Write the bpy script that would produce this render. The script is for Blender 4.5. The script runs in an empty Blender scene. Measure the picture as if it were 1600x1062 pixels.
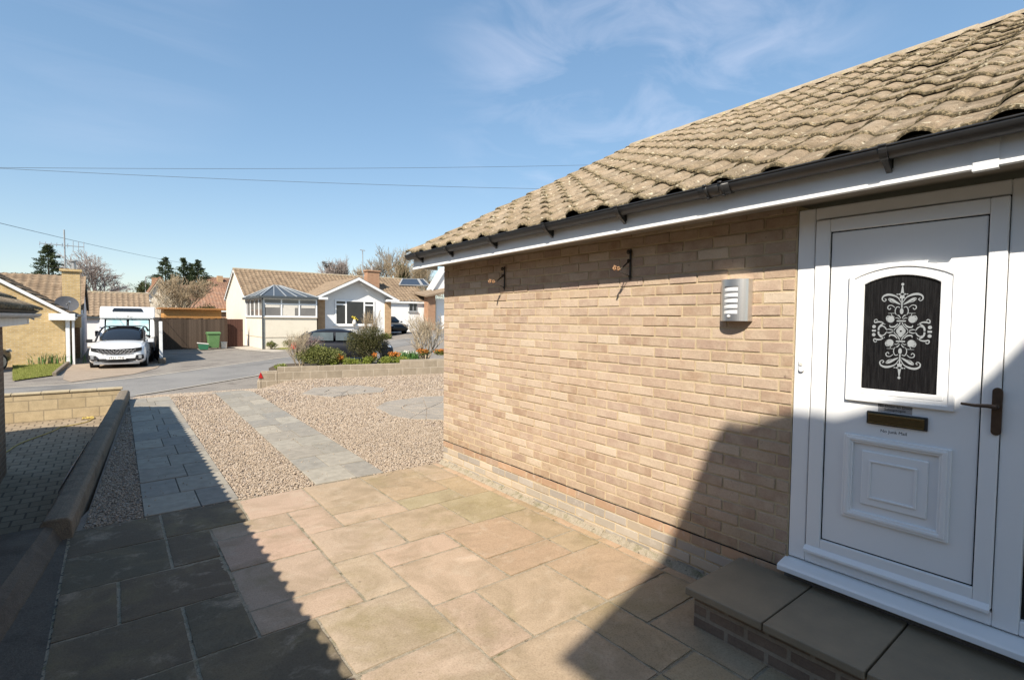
import bpy, bmesh, math, random
import numpy as np
from mathutils import Vector, Matrix, noise as mnoise
R = random.Random(7)
NR = np.random.default_rng(5)
scene = bpy.context.scene
COL = scene.collection

# ------------------------------------------------------------------ camera frame (used to survey far things)
F_PX, EYE = 800.0, 1.81
YAW, PITCH, ROLL = math.atan((800 - 173) / 800.0), -math.radians(2.3), 0.0107
_F = Vector((math.sin(YAW) * math.cos(PITCH), math.cos(YAW) * math.cos(PITCH), math.sin(PITCH)))
_R0 = _F.cross(Vector((0, 0, 1))).normalized(); _U0 = _R0.cross(_F)
_R = _R0 * math.cos(ROLL) + _U0 * math.sin(ROLL); _U = _U0 * math.cos(ROLL) - _R0 * math.sin(ROLL)
CAM = Vector((0, 0, EYE))
def ray(px, py): return _F + _R * ((px - 800) / F_PX) - _U * ((py - 531) / F_PX)
def at_y(px, py, Y):          # survey: the point of the plane y = Y seen at that direction
    d = ray(px, py); return CAM + d * (Y / d.y)
def at_x(px, py, X):
    d = ray(px, py); return CAM + d * (X / d.x)
def at_z(px, py, z):
    d = ray(px, py); return CAM + d * ((z - EYE) / d.z)
def at_d(px, py, D):
    d = ray(px, py); return CAM + d * (D / math.hypot(d.x, d.y))

# ------------------------------------------------------------------ materials
MATS = {}
class NT:
    def __init__(s, m):
        s.t = m.node_tree; s.n = s.t.nodes; s.l = s.t.links
    def new(s, typ, **kw):
        n = s.n.new(typ)
        for k, v in kw.items():
            if k.startswith('i_'): n.inputs[int(k[2:]) if k[2:].isdigit() else k[2:].replace('_', ' ')].default_value = v
            else: setattr(n, k, v)
        return n
    def link(s, a, b): s.l.new(a, b)
def base_mat(name, rough=0.8, spec=0.3, metal=0.0):
    m = bpy.data.materials.new(name); m.use_nodes = True
    t = NT(m); b = t.n['Principled BSDF']
    b.inputs['Roughness'].default_value = rough; b.inputs['Metallic'].default_value = metal
    b.inputs['Specular IOR Level'].default_value = spec
    return m, t, b
def c4(c): return (c[0], c[1], c[2], 1.0)
def ramp(t, fac, stops):
    r = t.new('ShaderNodeValToRGB'); t.link(fac, r.inputs[0])
    e = r.color_ramp.elements
    while len(e) < len(stops): e.new(0.5)
    for i, (p, c) in enumerate(stops): e[i].position = p; e[i].color = c4(c) if len(c) == 3 else c
    return r.outputs[0]
def mixc(t, fac, a, b, mode='MIX'):
    m = t.new('ShaderNodeMix', data_type='RGBA', blend_type=mode)
    for sock, v in ((m.inputs[0], fac), (m.inputs[6], a), (m.inputs[7], b)):
        if isinstance(v, (int, float)): sock.default_value = v
        elif isinstance(v, tuple): sock.default_value = c4(v)
        else: t.link(v, sock)
    return m.outputs[2]
def noise(t, scale, detail=6, rough=0.6, vec=None, dist=0.0):
    n = t.new('ShaderNodeTexNoise'); n.inputs['Scale'].default_value = scale; n.inputs['Detail'].default_value = detail
    n.inputs['Roughness'].default_value = rough; n.inputs['Distortion'].default_value = dist
    if vec is not None: t.link(vec, n.inputs['Vector'])
    return n.outputs[0]
def coords(t, kind='Object', scale=None):
    c = t.new('ShaderNodeTexCoord').outputs[kind]
    if scale:
        m = t.new('ShaderNodeMapping'); m.inputs['Scale'].default_value = scale; t.link(c, m.inputs[0]); c = m.outputs[0]
    return c
def worldpos(t, scale=None):
    c = t.new('ShaderNodeNewGeometry').outputs['Position']
    if scale:
        m = t.new('ShaderNodeMapping'); m.inputs['Scale'].default_value = scale; t.link(c, m.inputs[0]); c = m.outputs[0]
    return c
def island(t): return t.new('ShaderNodeNewGeometry').outputs['Random Per Island']
def bump(t, b, h, strength=0.5, dist=0.01):
    n = t.new('ShaderNodeBump'); n.inputs['Strength'].default_value = strength; n.inputs['Distance'].default_value = dist
    t.link(h, n.inputs['Height']); t.link(n.outputs[0], b.inputs['Normal'])
def simple(name, c1, c2=None, scale=6, rough=0.7, spec=0.3, metal=0.0, bumps=0.0, bscale=None, lo=.3, hi=.7, coat=0.0):
    if name in MATS: return MATS[name]
    m, t, b = base_mat(name, rough, spec, metal)
    c2 = c2 or tuple(x * 0.8 for x in c1)
    n = noise(t, scale, vec=worldpos(t))
    t.link(ramp(t, n, [(lo, c1), (hi, c2)]), b.inputs['Base Color'])
    if bumps: bump(t, b, noise(t, bscale or scale * 6, vec=worldpos(t)), bumps, 0.01)
    if coat: b.inputs['Coat Weight'].default_value = coat
    MATS[name] = m; return m
def math_node(t, op, a, b=None):
    n = t.new('ShaderNodeMath', operation=op)
    for i, v in enumerate((a, b)):
        if v is None: continue
        if isinstance(v, (int, float)): n.inputs[i].default_value = v
        else: t.link(v, n.inputs[i])
    return n.outputs[0]

def m_own_brick():
    m, t, b = base_mat('sandy_pink_brick', .9, .15)
    r = island(t)
    base = ramp(t, r, [(0, (.36, .25, .185)), (.14, (.43, .315, .24)), (.3, (.37, .265, .215)), (.46, (.48, .365, .285)), (.6, (.39, .275, .205)), (.74, (.45, .335, .26)), (.86, (.53, .43, .345)), (.94, (.41, .29, .205)), (1, (.33, .225, .17))])
    pos = worldpos(t)
    add = t.new('ShaderNodeVectorMath', operation='ADD'); t.link(pos, add.inputs[0])
    comb = t.new('ShaderNodeCombineXYZ'); t.link(math_node(t, 'MULTIPLY', r, 57.0), comb.inputs[0]); t.link(comb.outputs[0], add.inputs[1])
    n1 = noise(t, 9, 4, .55, add.outputs[0])
    col = mixc(t, ramp(t, n1, [(.42, (0, 0, 0)), (.62, (1, 1, 1))]), base, (.52, .415, .32))
    nodew = mixc(t, .45, base, col)
    n2 = noise(t, 90, 5, .7, pos)
    sp = ramp(t, n2, [(.27, (.2, .17, .15)), (.35, (.85, .84, .83)), (.55, (1, 1, 1)), (.75, (1.12, 1.12, 1.12))])
    fin = mixc(t, .7, nodew, sp, 'MULTIPLY')
    big = noise(t, 1.3, 6, .65, pos)
    fin = mixc(t, 1.0, fin, (1.03, 1.035, .985), 'MULTIPLY')
    fin = mixc(t, .4, fin, ramp(t, big, [(.32, (.80, .77, .74)), (.5, (1, 1, 1)), (.68, (1.12, 1.12, 1.12))]), 'MULTIPLY')
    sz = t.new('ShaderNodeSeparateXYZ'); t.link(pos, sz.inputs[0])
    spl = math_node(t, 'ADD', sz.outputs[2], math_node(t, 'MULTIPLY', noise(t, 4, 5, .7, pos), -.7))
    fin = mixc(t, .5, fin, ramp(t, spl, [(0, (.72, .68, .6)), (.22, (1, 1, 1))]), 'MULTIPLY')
    dn = noise(t, 22, 3, .5, pos)
    fin = mixc(t, ramp(t, dn, [(.70, (0, 0, 0)), (.76, (.7, .7, .7))]), fin, (.16, .11, .085)); t.link(fin, b.inputs['Base Color'])
    hb = math_node(t, 'ADD', math_node(t, 'MULTIPLY', noise(t, 26, 4, .6, pos), 1.4), noise(t, 150, 6, .7, pos))
    bump(t, b, hb, .6, .005)
    return m
def m_plinth_brick():
    m, t, b = base_mat('blue_grey_plinth_brick', .9, .15)
    att = t.new('ShaderNodeAttribute', attribute_name='tone').outputs['Color']
    pos = worldpos(t)
    n = noise(t, 14, 6, .65, pos)
    salt = ramp(t, n, [(.55, (0, 0, 0)), (.72, (1, 1, 1))])
    c = mixc(t, salt, att, (.55, .49, .42))
    c = mixc(t, .5, att, c)
    t.link(c, b.inputs['Base Color']); bump(t, b, noise(t, 100, 6, .7, pos), .5, .004)
    return m
def m_tile(name, cols, moss=True, edge=(.05, .045, .03), lich=(.62, .56, .42), gain=1.0):
    m, t, b = base_mat(name, .95, .1)
    uv = t.new('ShaderNodeUVMap', uv_map='UVMap').outputs[0]
    fl = t.new('ShaderNodeVectorMath', operation='FLOOR'); t.link(uv, fl.inputs[0])
    wn = t.new('ShaderNodeTexWhiteNoise', noise_dimensions='2D'); t.link(fl.outputs[0], wn.inputs['Vector'])
    base = ramp(t, wn.outputs['Value'], [(i / (len(cols) - 1), c) for i, c in enumerate(cols)])
    pos = worldpos(t)
    n1 = noise(t, 7, 6, .65, pos)
    base = mixc(t, ramp(t, n1, [(.4, (0, 0, 0)), (.7, (1, 1, 1))]), base, tuple(x * .72 for x in cols[0]))
    fr = t.new('ShaderNodeVectorMath', operation='FRACTION'); t.link(uv, fr.inputs[0])
    sx = t.new('ShaderNodeSeparateXYZ'); t.link(fr.outputs[0], sx.inputs[0])
    if moss:
        n2 = noise(t, 42, 6, .75, pos)
        n1b = noise(t, 11, 5, .6, pos)
        # darker, noise-broken tone in the troughs either side of the roll
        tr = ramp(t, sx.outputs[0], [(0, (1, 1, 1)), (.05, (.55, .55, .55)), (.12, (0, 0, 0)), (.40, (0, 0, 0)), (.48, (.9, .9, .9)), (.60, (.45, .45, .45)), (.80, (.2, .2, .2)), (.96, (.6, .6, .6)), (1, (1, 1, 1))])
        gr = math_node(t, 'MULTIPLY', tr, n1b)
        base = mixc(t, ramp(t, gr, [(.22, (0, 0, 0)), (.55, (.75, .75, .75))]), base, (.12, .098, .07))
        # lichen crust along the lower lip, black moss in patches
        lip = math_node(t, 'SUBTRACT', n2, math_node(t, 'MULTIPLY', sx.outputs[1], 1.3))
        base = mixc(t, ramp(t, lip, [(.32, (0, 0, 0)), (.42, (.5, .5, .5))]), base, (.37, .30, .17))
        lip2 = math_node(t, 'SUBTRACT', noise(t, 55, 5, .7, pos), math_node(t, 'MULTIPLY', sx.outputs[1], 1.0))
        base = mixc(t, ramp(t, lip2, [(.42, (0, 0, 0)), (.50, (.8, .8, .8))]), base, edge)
        n3 = noise(t, 20, 5, .62, pos)
        base = mixc(t, ramp(t, n3, [(.60, (0, 0, 0)), (.66, (.8, .8, .8))]), base, lich)
        n5 = noise(t, 34, 4, .7, pos)
        base = mixc(t, ramp(t, n5, [(.61, (0, 0, 0)), (.66, (.85, .85, .85))]), base, (.055, .048, .033))
        n4 = noise(t, 170, 3, .7, pos)
        base = mixc(t, .85, base, ramp(t, n4, [(.3, (.42, .39, .35)), (.52, (1, 1, 1)), (.72, (1.3, 1.25, 1.15))]), 'MULTIPLY')
        bump(t, b, noise(t, 90, 6, .8, pos), .9, .010)
    t.link(base, b.inputs['Base Color'])
    return m
def m_slab():
    m, t, b = base_mat('riven_paving_slab', .88, .2)
    att = t.new('ShaderNodeAttribute', attribute_name='tone').outputs['Color']
    pos = worldpos(t); r = island(t)
    add = t.new('ShaderNodeVectorMath', operation='ADD'); t.link(pos, add.inputs[0])
    comb = t.new('ShaderNodeCombineXYZ'); t.link(math_node(t, 'MULTIPLY', r, 31.0), comb.inputs[2]); t.link(comb.outputs[0], add.inputs[1])
    own = noise(t, 2.6, 7, .62, add.outputs[0], .8)          # staining of each slab
    c = mixc(t, ramp(t, own, [(.46, (0, 0, 0)), (.64, (.85, .85, .85))]), att, mixc(t, .6, att, (.25, .195, .12)))
    algae = noise(t, 1.15, 7, .66, pos, .4)                    # algae and damp that run across the joints
    c = mixc(t, ramp(t, algae, [(.53, (0, 0, 0)), (.68, (.7, .7, .7))]), c, (.27, .22, .115))
    pale = noise(t, 4.3, 8, .7, add.outputs[0], .5)
    c = mixc(t, ramp(t, pale, [(.54, (0, 0, 0)), (.72, (.6, .6, .6))]), c, (.50, .41, .31))
    mp = t.new('ShaderNodeMapping'); mp.inputs['Scale'].default_value = (2.0, 4.6, 1); mp.inputs['Rotation'].default_value = (0, 0, .25); t.link(add.outputs[0], mp.inputs[0])
    rg = t.new('ShaderNodeTexNoise', noise_type='RIDGED_MULTIFRACTAL'); rg.inputs['Scale'].default_value = 2.0; rg.inputs['Detail'].default_value = 7; rg.inputs['Roughness'].default_value = .55; rg.inputs['Distortion'].default_value = .7; t.link(mp.outputs[0], rg.inputs['Vector'])
    rv = rg.outputs[0]
    c = mixc(t, .30, c, ramp(t, rv, [(.15, (.72, .69, .64)), (.5, (1, 1, 1)), (.9, (1.14, 1.12, 1.1))]), 'MULTIPLY')
    fine = noise(t, 95, 5, .78, pos)
    c = mixc(t, .75, c, ramp(t, fine, [(.30, (.58, .56, .53)), (.5, (1, 1, 1)), (.72, (1.2, 1.2, 1.2))]), 'MULTIPLY')
    spots = noise(t, 30, 3, .5, pos)
    c = mixc(t, ramp(t, spots, [(.70, (0, 0, 0)), (.75, (.6, .6, .6))]), c, (.14, .115, .08))
    t.link(c, b.inputs['Base Color'])
    h = math_node(t, 'ADD', math_node(t, 'MULTIPLY', rv, .55), math_node(t, 'MULTIPLY', fine, .35))
    bump(t, b, h, .6, .009)
    return m
def m_island(name, stops, rough=.85, nscale=60, namt=.5, bumps=.4, trans=0.0):
    m, t, b = base_mat(name, rough, .25)
    c = ramp(t, island(t), stops)
    n = noise(t, nscale, 4, .6, worldpos(t))
    c = mixc(t, namt, c, ramp(t, n, [(.3, (.6, .6, .6)), (.7, (1.2, 1.2, 1.2))]), 'MULTIPLY')
    t.link(c, b.inputs['Base Color'])
    if bumps: bump(t, b, n, bumps, .006)
    if trans:
        tr = t.new('ShaderNodeBsdfTranslucent'); t.link(c, tr.inputs[0])
        mx = t.new('ShaderNodeMixShader'); mx.inputs[0].default_value = trans
        t.link(b.outputs[0], mx.inputs[1]); t.link(tr.outputs[0], mx.inputs[2]); t.link(mx.outputs[0], t.n['Material Output'].inputs[0])
    return m
def m_bricktex(name, c1, c2, mortar, bw=.225, bh=.075, ms=.012, bias=0.0, rough=.9):
    m, t, b = base_mat(name, rough, .15)
    uv = t.new('ShaderNodeUVMap', uv_map='UVMap').outputs[0]
    br = t.new('ShaderNodeTexBrick'); t.link(uv, br.inputs['Vector'])
    br.inputs['Color1'].default_value = c4(c1); br.inputs['Color2'].default_value = c4(c2); br.inputs['Mortar'].default_value = c4(mortar)
    br.inputs['Scale'].default_value = 1; br.inputs['Mortar Size'].default_value = ms; br.inputs['Bias'].default_value = bias
    br.inputs['Brick Width'].default_value = bw; br.inputs['Row Height'].default_value = bh; br.inputs['Mortar Smooth'].default_value = .2
    n = noise(t, 5, 6, .65, worldpos(t))
    c = mixc(t, .55, br.outputs[0], ramp(t, n, [(.3, (.7, .68, .66)), (.7, (1.2, 1.2, 1.2))]), 'MULTIPLY')
    n2 = noise(t, 60, 5, .7, worldpos(t))
    c = mixc(t, .4, c, ramp(t, n2, [(.3, (.6, .6, .6)), (.65, (1.15, 1.15, 1.15))]), 'MULTIPLY')
    t.link(c, b.inputs['Base Color'])
    inv = math_node(t, 'SUBTRACT', 1.0, br.outputs['Fac'])
    bump(t, b, math_node(t, 'ADD', inv, math_node(t, 'MULTIPLY', n2, .6)), .6, .006)
    return m
def m_boards(name, c1, c2, w=.12, axis=0, rough=.8):
    m, t, b = base_mat(name, rough, .2)
    uv = t.new('ShaderNodeUVMap', uv_map='UVMap').outputs[0]
    s = t.new('ShaderNodeSeparateXYZ'); t.link(uv, s.inputs[0])
    v = math_node(t, 'DIVIDE', s.outputs[axis], w)
    wn = t.new('ShaderNodeTexWhiteNoise', noise_dimensions='1D'); t.link(math_node(t, 'FLOOR', v), wn.inputs['W'])
    c = ramp(t, wn.outputs['Value'], [(0, c1), (1, c2)])
    fr = math_node(t, 'FRACT', v)
    edge = ramp(t, fr, [(0, (.35, .35, .35)), (.09, (1, 1, 1)), (.93, (1, 1, 1)), (1, (.35, .35, .35))])
    c = mixc(t, 1.0, c, edge, 'MULTIPLY')
    sc = (1, 14, 14) if axis == 1 else (14, 14, 1)
    c = mixc(t, .5, c, ramp(t, noise(t, 3, 6, .6, worldpos(t, sc)), [(.3, (.7, .7, .7)), (.7, (1.2, 1.2, 1.2))]), 'MULTIPLY')
    t.link(c, b.inputs['Base Color']); bump(t, b, edge, .6, .01)
    return m
def m_ground(name, c1, c2, c3, scale=1.2, fine=140, rough=.92, bumps=.5, spots=None):
    m, t, b = base_mat(name, rough, .2)
    pos = worldpos(t)
    c = ramp(t, noise(t, scale, 6, .62, pos), [(.3, c1), (.5, c2), (.72, c3)])
    f = noise(t, fine, 4, .75, pos)
    c = mixc(t, .8, c, ramp(t, f, [(.3, (.6, .6, .6)), (.55, (1, 1, 1)), (.72, (1.35, 1.35, 1.35))]), 'MULTIPLY')
    if spots:
        c = mixc(t, ramp(t, noise(t, spots[1], 4, .6, pos), [(.6, (0, 0, 0)), (.7, (.8, .8, .8))]), c, spots[0])
    t.link(c, b.inputs['Base Color']); bump(t, b, f, bumps, .008)
    return m

BRICK = m_own_brick(); PLINTH = m_plinth_brick()
MORTAR = simple('sandy_mortar', (.55, .44, .29), (.43, .335, .21), 9, .95, .1, bumps=.6, bscale=160)
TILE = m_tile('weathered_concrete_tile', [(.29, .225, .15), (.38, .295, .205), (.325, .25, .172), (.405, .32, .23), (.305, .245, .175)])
FARTILE = m_tile('brown_concrete_tile', [(.23, .165, .11), (.33, .245, .165), (.27, .20, .135), (.20, .145, .10)], moss=False)
FARTILE2 = m_tile('tan_concrete_tile', [(.25, .185, .13), (.32, .24, .165), (.28, .21, .145)], moss=False)
REDTILE = m_tile('red_clay_tile', [(.31, .175, .115), (.37, .22, .145), (.27, .155, .11), (.34, .235, .17)], moss=False)
UPVC = simple('white_upvc', (.88, .88, .875), (.86, .86, .85), 3, .32, .45)
UPVC2 = simple('white_painted_fascia', (.78, .78, .77), (.70, .70, .69), 5, .5, .35)
SOFFIT = simple('shade_toned_soffit', (.34, .30, .26), (.28, .25, .22), 5, .7)  # white board; its shade and brownish ground bounce are put into the colour
GASKET = simple('black_rubber_gasket', (.02, .02, .02), None, 5, .7)
BLACKP = simple('black_plastic', (.022, .022, .024), (.035, .034, .033), 12, .42, .5, bumps=.15, bscale=60)
IRON = simple('black_wrought_iron', (.025, .024, .022), (.06, .045, .03), 40, .6, .4, bumps=.3)
RUSTY = simple('rusty_tan_iron', (.42, .26, .15), (.30, .16, .09), 60, .8, .2)
SLAB = m_slab()
JOINT = m_ground('sandy_slab_joint', (.30, .25, .175), (.39, .33, .245), (.17, .155, .08), 9, 130, .95, 1.0, ((.09, .075, .05), 26))
STEPSLAB = simple('worn_sandstone_step', (.21, .175, .125), (.28, .225, .155), 4.5, .55, .3, bumps=.35, bscale=45)
STEPBRICK = m_bricktex('step_riser_brick', (.20, .15, .115), (.27, .20, .15), (.32, .27, .21))
GRAVELBASE = m_ground('gravel_bed', (.30, .235, .185), (.37, .29, .23), (.25, .20, .16), 2, 75, .95, 1.0)
STONE = m_island('gravel_stone', [(0, (.32, .25, .18)), (.18, (.43, .345, .26)), (.36, (.35, .27, .20)), (.5, (.46, .38, .29)), (.64, (.27, .215, .165)), (.78, (.40, .31, .225)), (.9, (.49, .42, .35)), (1, (.31, .255, .21))], .85, 90, .35, .2)
TRACK = m_island('grey_concrete_paver', [(0, (.25, .225, .185)), (.3, (.35, .315, .255)), (.6, (.30, .265, .215)), (.8, (.27, .25, .215)), (1, (.38, .335, .265))], .9, 9, .5, .4)
CRAZY = m_ground('grey_crazy_paving', (.30, .265, .22), (.36, .315, .26), (.25, .22, .185), 3, 120, .9, .8)
COPING = m_ground('weathered_concrete_coping', (.185, .15, .112), (.24, .195, .145), (.13, .108, .082), 4, 80, .95, 1.0, ((.30, .26, .20), 7))
BLOCK = m_bricktex('buff_concrete_block', (.46, .36, .22), (.54, .43, .27), (.36, .29, .19), .46, .225, .012)
BLOCK2 = m_bricktex('grey_brown_concrete_block', (.30, .25, .185), (.37, .31, .235), (.43, .37, .29), .46, .225, .012)
PAVER = m_bricktex('block_paving', (.30, .235, .16), (.36, .285, .20), (.16, .125, .09), .21, .21, .012)
ROADM = m_ground('grey_asphalt', (.17, .162, .152), (.235, .223, .208), (.27, .255, .235), .55, 45, .93, .5, ((.15, .143, .135), .35))
TARMAC = m_ground('worn_tarmac', (.20, .175, .15), (.27, .24, .205), (.165, .145, .13), .6, 26, .95, .8, ((.12, .10, .085), .8))
KERBM = m_ground('pale_concrete_kerb', (.40, .355, .29), (.47, .42, .35), (.33, .295, .24), 2, 60)
EARTH = m_ground('earth', (.10, .085, .045), (.13, .11, .06), (.08, .075, .035), .6, 20)
SOIL = m_ground('dark_bed_soil', (.075, .055, .035), (.10, .075, .05), (.055, .042, .03), 3, 60)
GRASSM = m_island('lawn_grass', [(0, (.15, .18, .035)), (.5, (.23, .25, .055)), (1, (.32, .31, .10))], .8, 20, .3, 0)
GRASSBASE = m_ground('lawn_base', (.16, .17, .045), (.22, .21, .065), (.12, .13, .04), 2, 40)
YBRICK = m_bricktex('yellow_stock_brick', (.50, .345, .15), (.60, .43, .21), (.56, .45, .29), .225, .075, .012)
OBRICK = m_bricktex('orange_brown_brick', (.42, .24, .12), (.52, .32, .17), (.45, .36, .25))
RBRICK = m_bricktex('red_brown_brick', (.33, .145, .075), (.42, .20, .105), (.42, .34, .25))
DBRICK = m_bricktex('dark_brown_brick', (.20, .13, .085), (.27, .17, .11), (.30, .22, .15))
CREAM = simple('cream_render', (.72, .655, .545), (.67, .605, .50), 2.5, .9, .15, bumps=.3, bscale=60)
WHITER = simple('white_render', (.82, .81, .79), (.77, .76, .745), 2.5, .9, .15, bumps=.25, bscale=50)
WINGLASS = simple('dark_window_glass', (.02, .022, .026), (.03, .032, .036), 2, .06, .6)
CONSROOF = simple('tinted_roof_glazing', (.055, .065, .075), (.075, .085, .095), 3, .4, .3)
GREYALU = simple('dark_grey_trim', (.08, .09, .095), None, 5, .4)
FENCE = m_boards('dark_brown_fence_board', (.060, .038, .027), (.085, .055, .038), .13)
GATEM = m_boards('red_brown_gate_board', (.085, .040, .030), (.105, .052, .038), .14)
SHEDM = m_boards('orange_stained_cladding', (.50, .245, .075), (.58, .30, .10), .14, 1, .6)
SHEDROOF = simple('orange_brown_fascia', (.36, .165, .06), (.42, .21, .08), 4, .6)
CARWHITE = simple('white_car_paint', (.80, .81, .82), (.79, .80, .81), 2, .25, .5, coat=.6)
CARDARK = simple('dark_blue_car_paint', (.009, .010, .014), (.011, .012, .017), 2, .45, .25, coat=.12)
CARBLACK = simple('black_car_paint', (.010, .010, .012), None, 2, .3, .35, coat=.2)
VANWHITE = simple('white_motorhome_shell', (.76, .77, .77), (.72, .73, .73), 2, .35, .4)
TRIM = simple('black_car_trim', (.02, .02, .022), (.03, .03, .03), 10, .5)
GRILLE = simple('dark_chrome_grille', (.06, .062, .065), (.03, .03, .032), 30, .25, .6, metal=.6)
SILVER = simple('silver_trim', (.55, .55, .56), (.48, .48, .49), 10, .3, .5, metal=.7)
TYRE = simple('tyre_rubber', (.022, .022, .022), None, 20, .85)
CARGLASS = simple('car_glass', (.018, .022, .028), None, 2, .05, .7)
PALEGLASS = simple('silver_windscreen_blind', (.30, .50, .54), (.55, .66, .64), 2.2, .25, .5)
SHEEN = simple('grey_car_glass', (.10, .125, .13), (.05, .06, .065), 1.5, .2, .35)
LAMPRED = simple('red_lamp_lens', (.55, .02, .015), None, 5, .15, .6)
LAMPCLR = simple('clear_lamp_lens', (.62, .64, .66), (.5, .52, .54), 40, .12, .6)
YPLATE = simple('white_number_plate', (.82, .82, .80), (.80, .80, .78), 4, .4)
INK = simple('black_ink', (.015, .015, .015), None, 5, .6)
BINGREEN = simple('green_bin_plastic', (.10, .20, .075), (.12, .225, .09), 6, .5, .35)
BOXGREEN = simple('dark_green_box_plastic', (.035, .16, .085), (.045, .18, .10), 6, .5, .35)
PALEP = simple('pale_plastic', (.62, .60, .55), (.56, .54, .49), 8, .5)
BRUSHED = None
def m_brushed():
    m, t, b = base_mat('brushed_stainless_steel', .38, .5, 1.0)
    n = noise(t, 40, 5, .7, worldpos(t, (1, 1, 60)))
    t.link(ramp(t, n, [(.3, (.70, .69, .67)), (.7, (.84, .83, .81))]), b.inputs['Base Color'])
    return m
BRUSHED = m_brushed()
DIFFUSER = simple('white_lamp_diffuser', (.78, .78, .78), None, 5, .35)
BRASS = simple('dull_antique_brass', (.155, .115, .05), (.19, .14, .065), 50, .35, .5, metal=.8)
BRIGHTBRASS = simple('bright_brass_trim', (.62, .50, .26), None, 50, .25, .5, metal=.9)
BRONZE = simple('brown_bronze_handle', (.13, .085, .055), (.09, .06, .042), 60, .42, .5, metal=.5)
def m_doorglass():
    m, t, b = base_mat('black_rippled_door_glass', .09, .5)
    n = noise(t, 3, 5, .6, worldpos(t, (1, 40, 3)))
    t.link(ramp(t, n, [(.4, (.008, .008, .009)), (.75, (.022, .022, .023))]), b.inputs['Base Color'])
    bump(t, b, n, .25, .004)
    return m
DOORGLASS = m_doorglass()
ETCH = simple('grey_etched_glass', (.33, .35, .36), (.26, .28, .29), 30, .5)
NOTICEM = simple('clear_film_sticker', (.66, .64, .65), None, 5, .3)
NOTICED = simple('grey_film_sticker', (.42, .41, .41), None, 5, .3)
BARK = simple('grey_brown_bark', (.27, .225, .175), (.34, .29, .23), 9, .9, .1)
PALEBARK = simple('pale_twig_bark', (.50, .42, .30), (.42, .34, .24), 9, .9, .1)
BIRCH = simple('birch_twig', (.40, .34, .31), (.32, .27, .25), 9, .9, .1)
TANBARK = simple('tan_twig', (.42, .33, .22), (.34, .26, .17), 9, .9, .1)
IVYBARK = simple('dark_bark', (.10, .08, .06), (.13, .105, .08), 9, .9, .1)
def leafmat(name, a, b, c, tr=.25): return m_island(name, [(0, a), (.5, b), (1, c)], .6, 8, .25, 0, tr)
LEAF_BOX = leafmat('yellow_green_leaf', (.085, .105, .022), (.16, .175, .045), (.27, .27, .10))
LEAF_DARK = leafmat('dark_olive_leaf', (.040, .045, .015), (.075, .075, .025), (.14, .125, .05))
LEAF_LIME = leafmat('lime_groundcover_leaf', (.15, .20, .03), (.24, .28, .05), (.34, .36, .09))
LEAF_BLADE = leafmat('daffodil_leaf', (.05, .13, .03), (.08, .19, .045), (.13, .25, .07))
LEAF_CON = leafmat('dark_conifer_needle', (.035, .055, .025), (.06, .08, .035), (.10, .12, .055), .2)
LEAF_CON2 = leafmat('olive_conifer_needle', (.035, .05, .018), (.055, .075, .026), (.085, .10, .04), .1)
LEAF_IVY = leafmat('ivy_leaf', (.035, .05, .015), (.07, .085, .025), (.12, .13, .05))
LEAF_TAN = leafmat('pale_dry_leaf', (.25, .17, .09), (.33, .24, .14), (.40, .31, .20))
LEAF_PURPLE = leafmat('purple_heather', (.20, .13, .12), (.28, .19, .17), (.33, .25, .22))
PETAL_O = leafmat('orange_petal', (.50, .15, .03), (.62, .22, .04), (.68, .31, .08), .2)
PETAL_W = leafmat('white_petal', (.75, .75, .68), (.8, .8, .74), (.85, .82, .6), .2)
PETAL_Y = leafmat('yellow_petal', (.75, .55, .03), (.8, .62, .06), (.85, .7, .12), .2)
CABLEY = simple('yellow_cable', (.55, .42, .12), (.48, .36, .10), 10, .6)
SHEETM = simple('white_plastic_sheet', (.74, .75, .76), None, 5, .5)
REDREF = simple('red_reflector', (.50, .02, .02), None, 5, .3)
DISH = simple('dark_grey_dish', (.10, .10, .11), (.13, .13, .135), 10, .6)
ALU = simple('grey_aluminium', (.40, .40, .40), (.33, .33, .33), 10, .45, .4, metal=.6)
WIRE = simple('grey_overhead_cable', (.10, .13, .16), None, 5, .8)
SOLAR = simple('dark_solar_glass', (.035, .045, .06), (.05, .06, .08), 3, .08, .6)
LEADM = simple('pale_lead_flashing', (.34, .34, .33), (.27, .27, .27), 6, .6)
RIDGEM = m_ground('mortared_ridge_tile', (.30, .245, .17), (.40, .33, .24), (.22, .17, .11), 5, 90, .95, .8, ((.50, .40, .14), 7))

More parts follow.
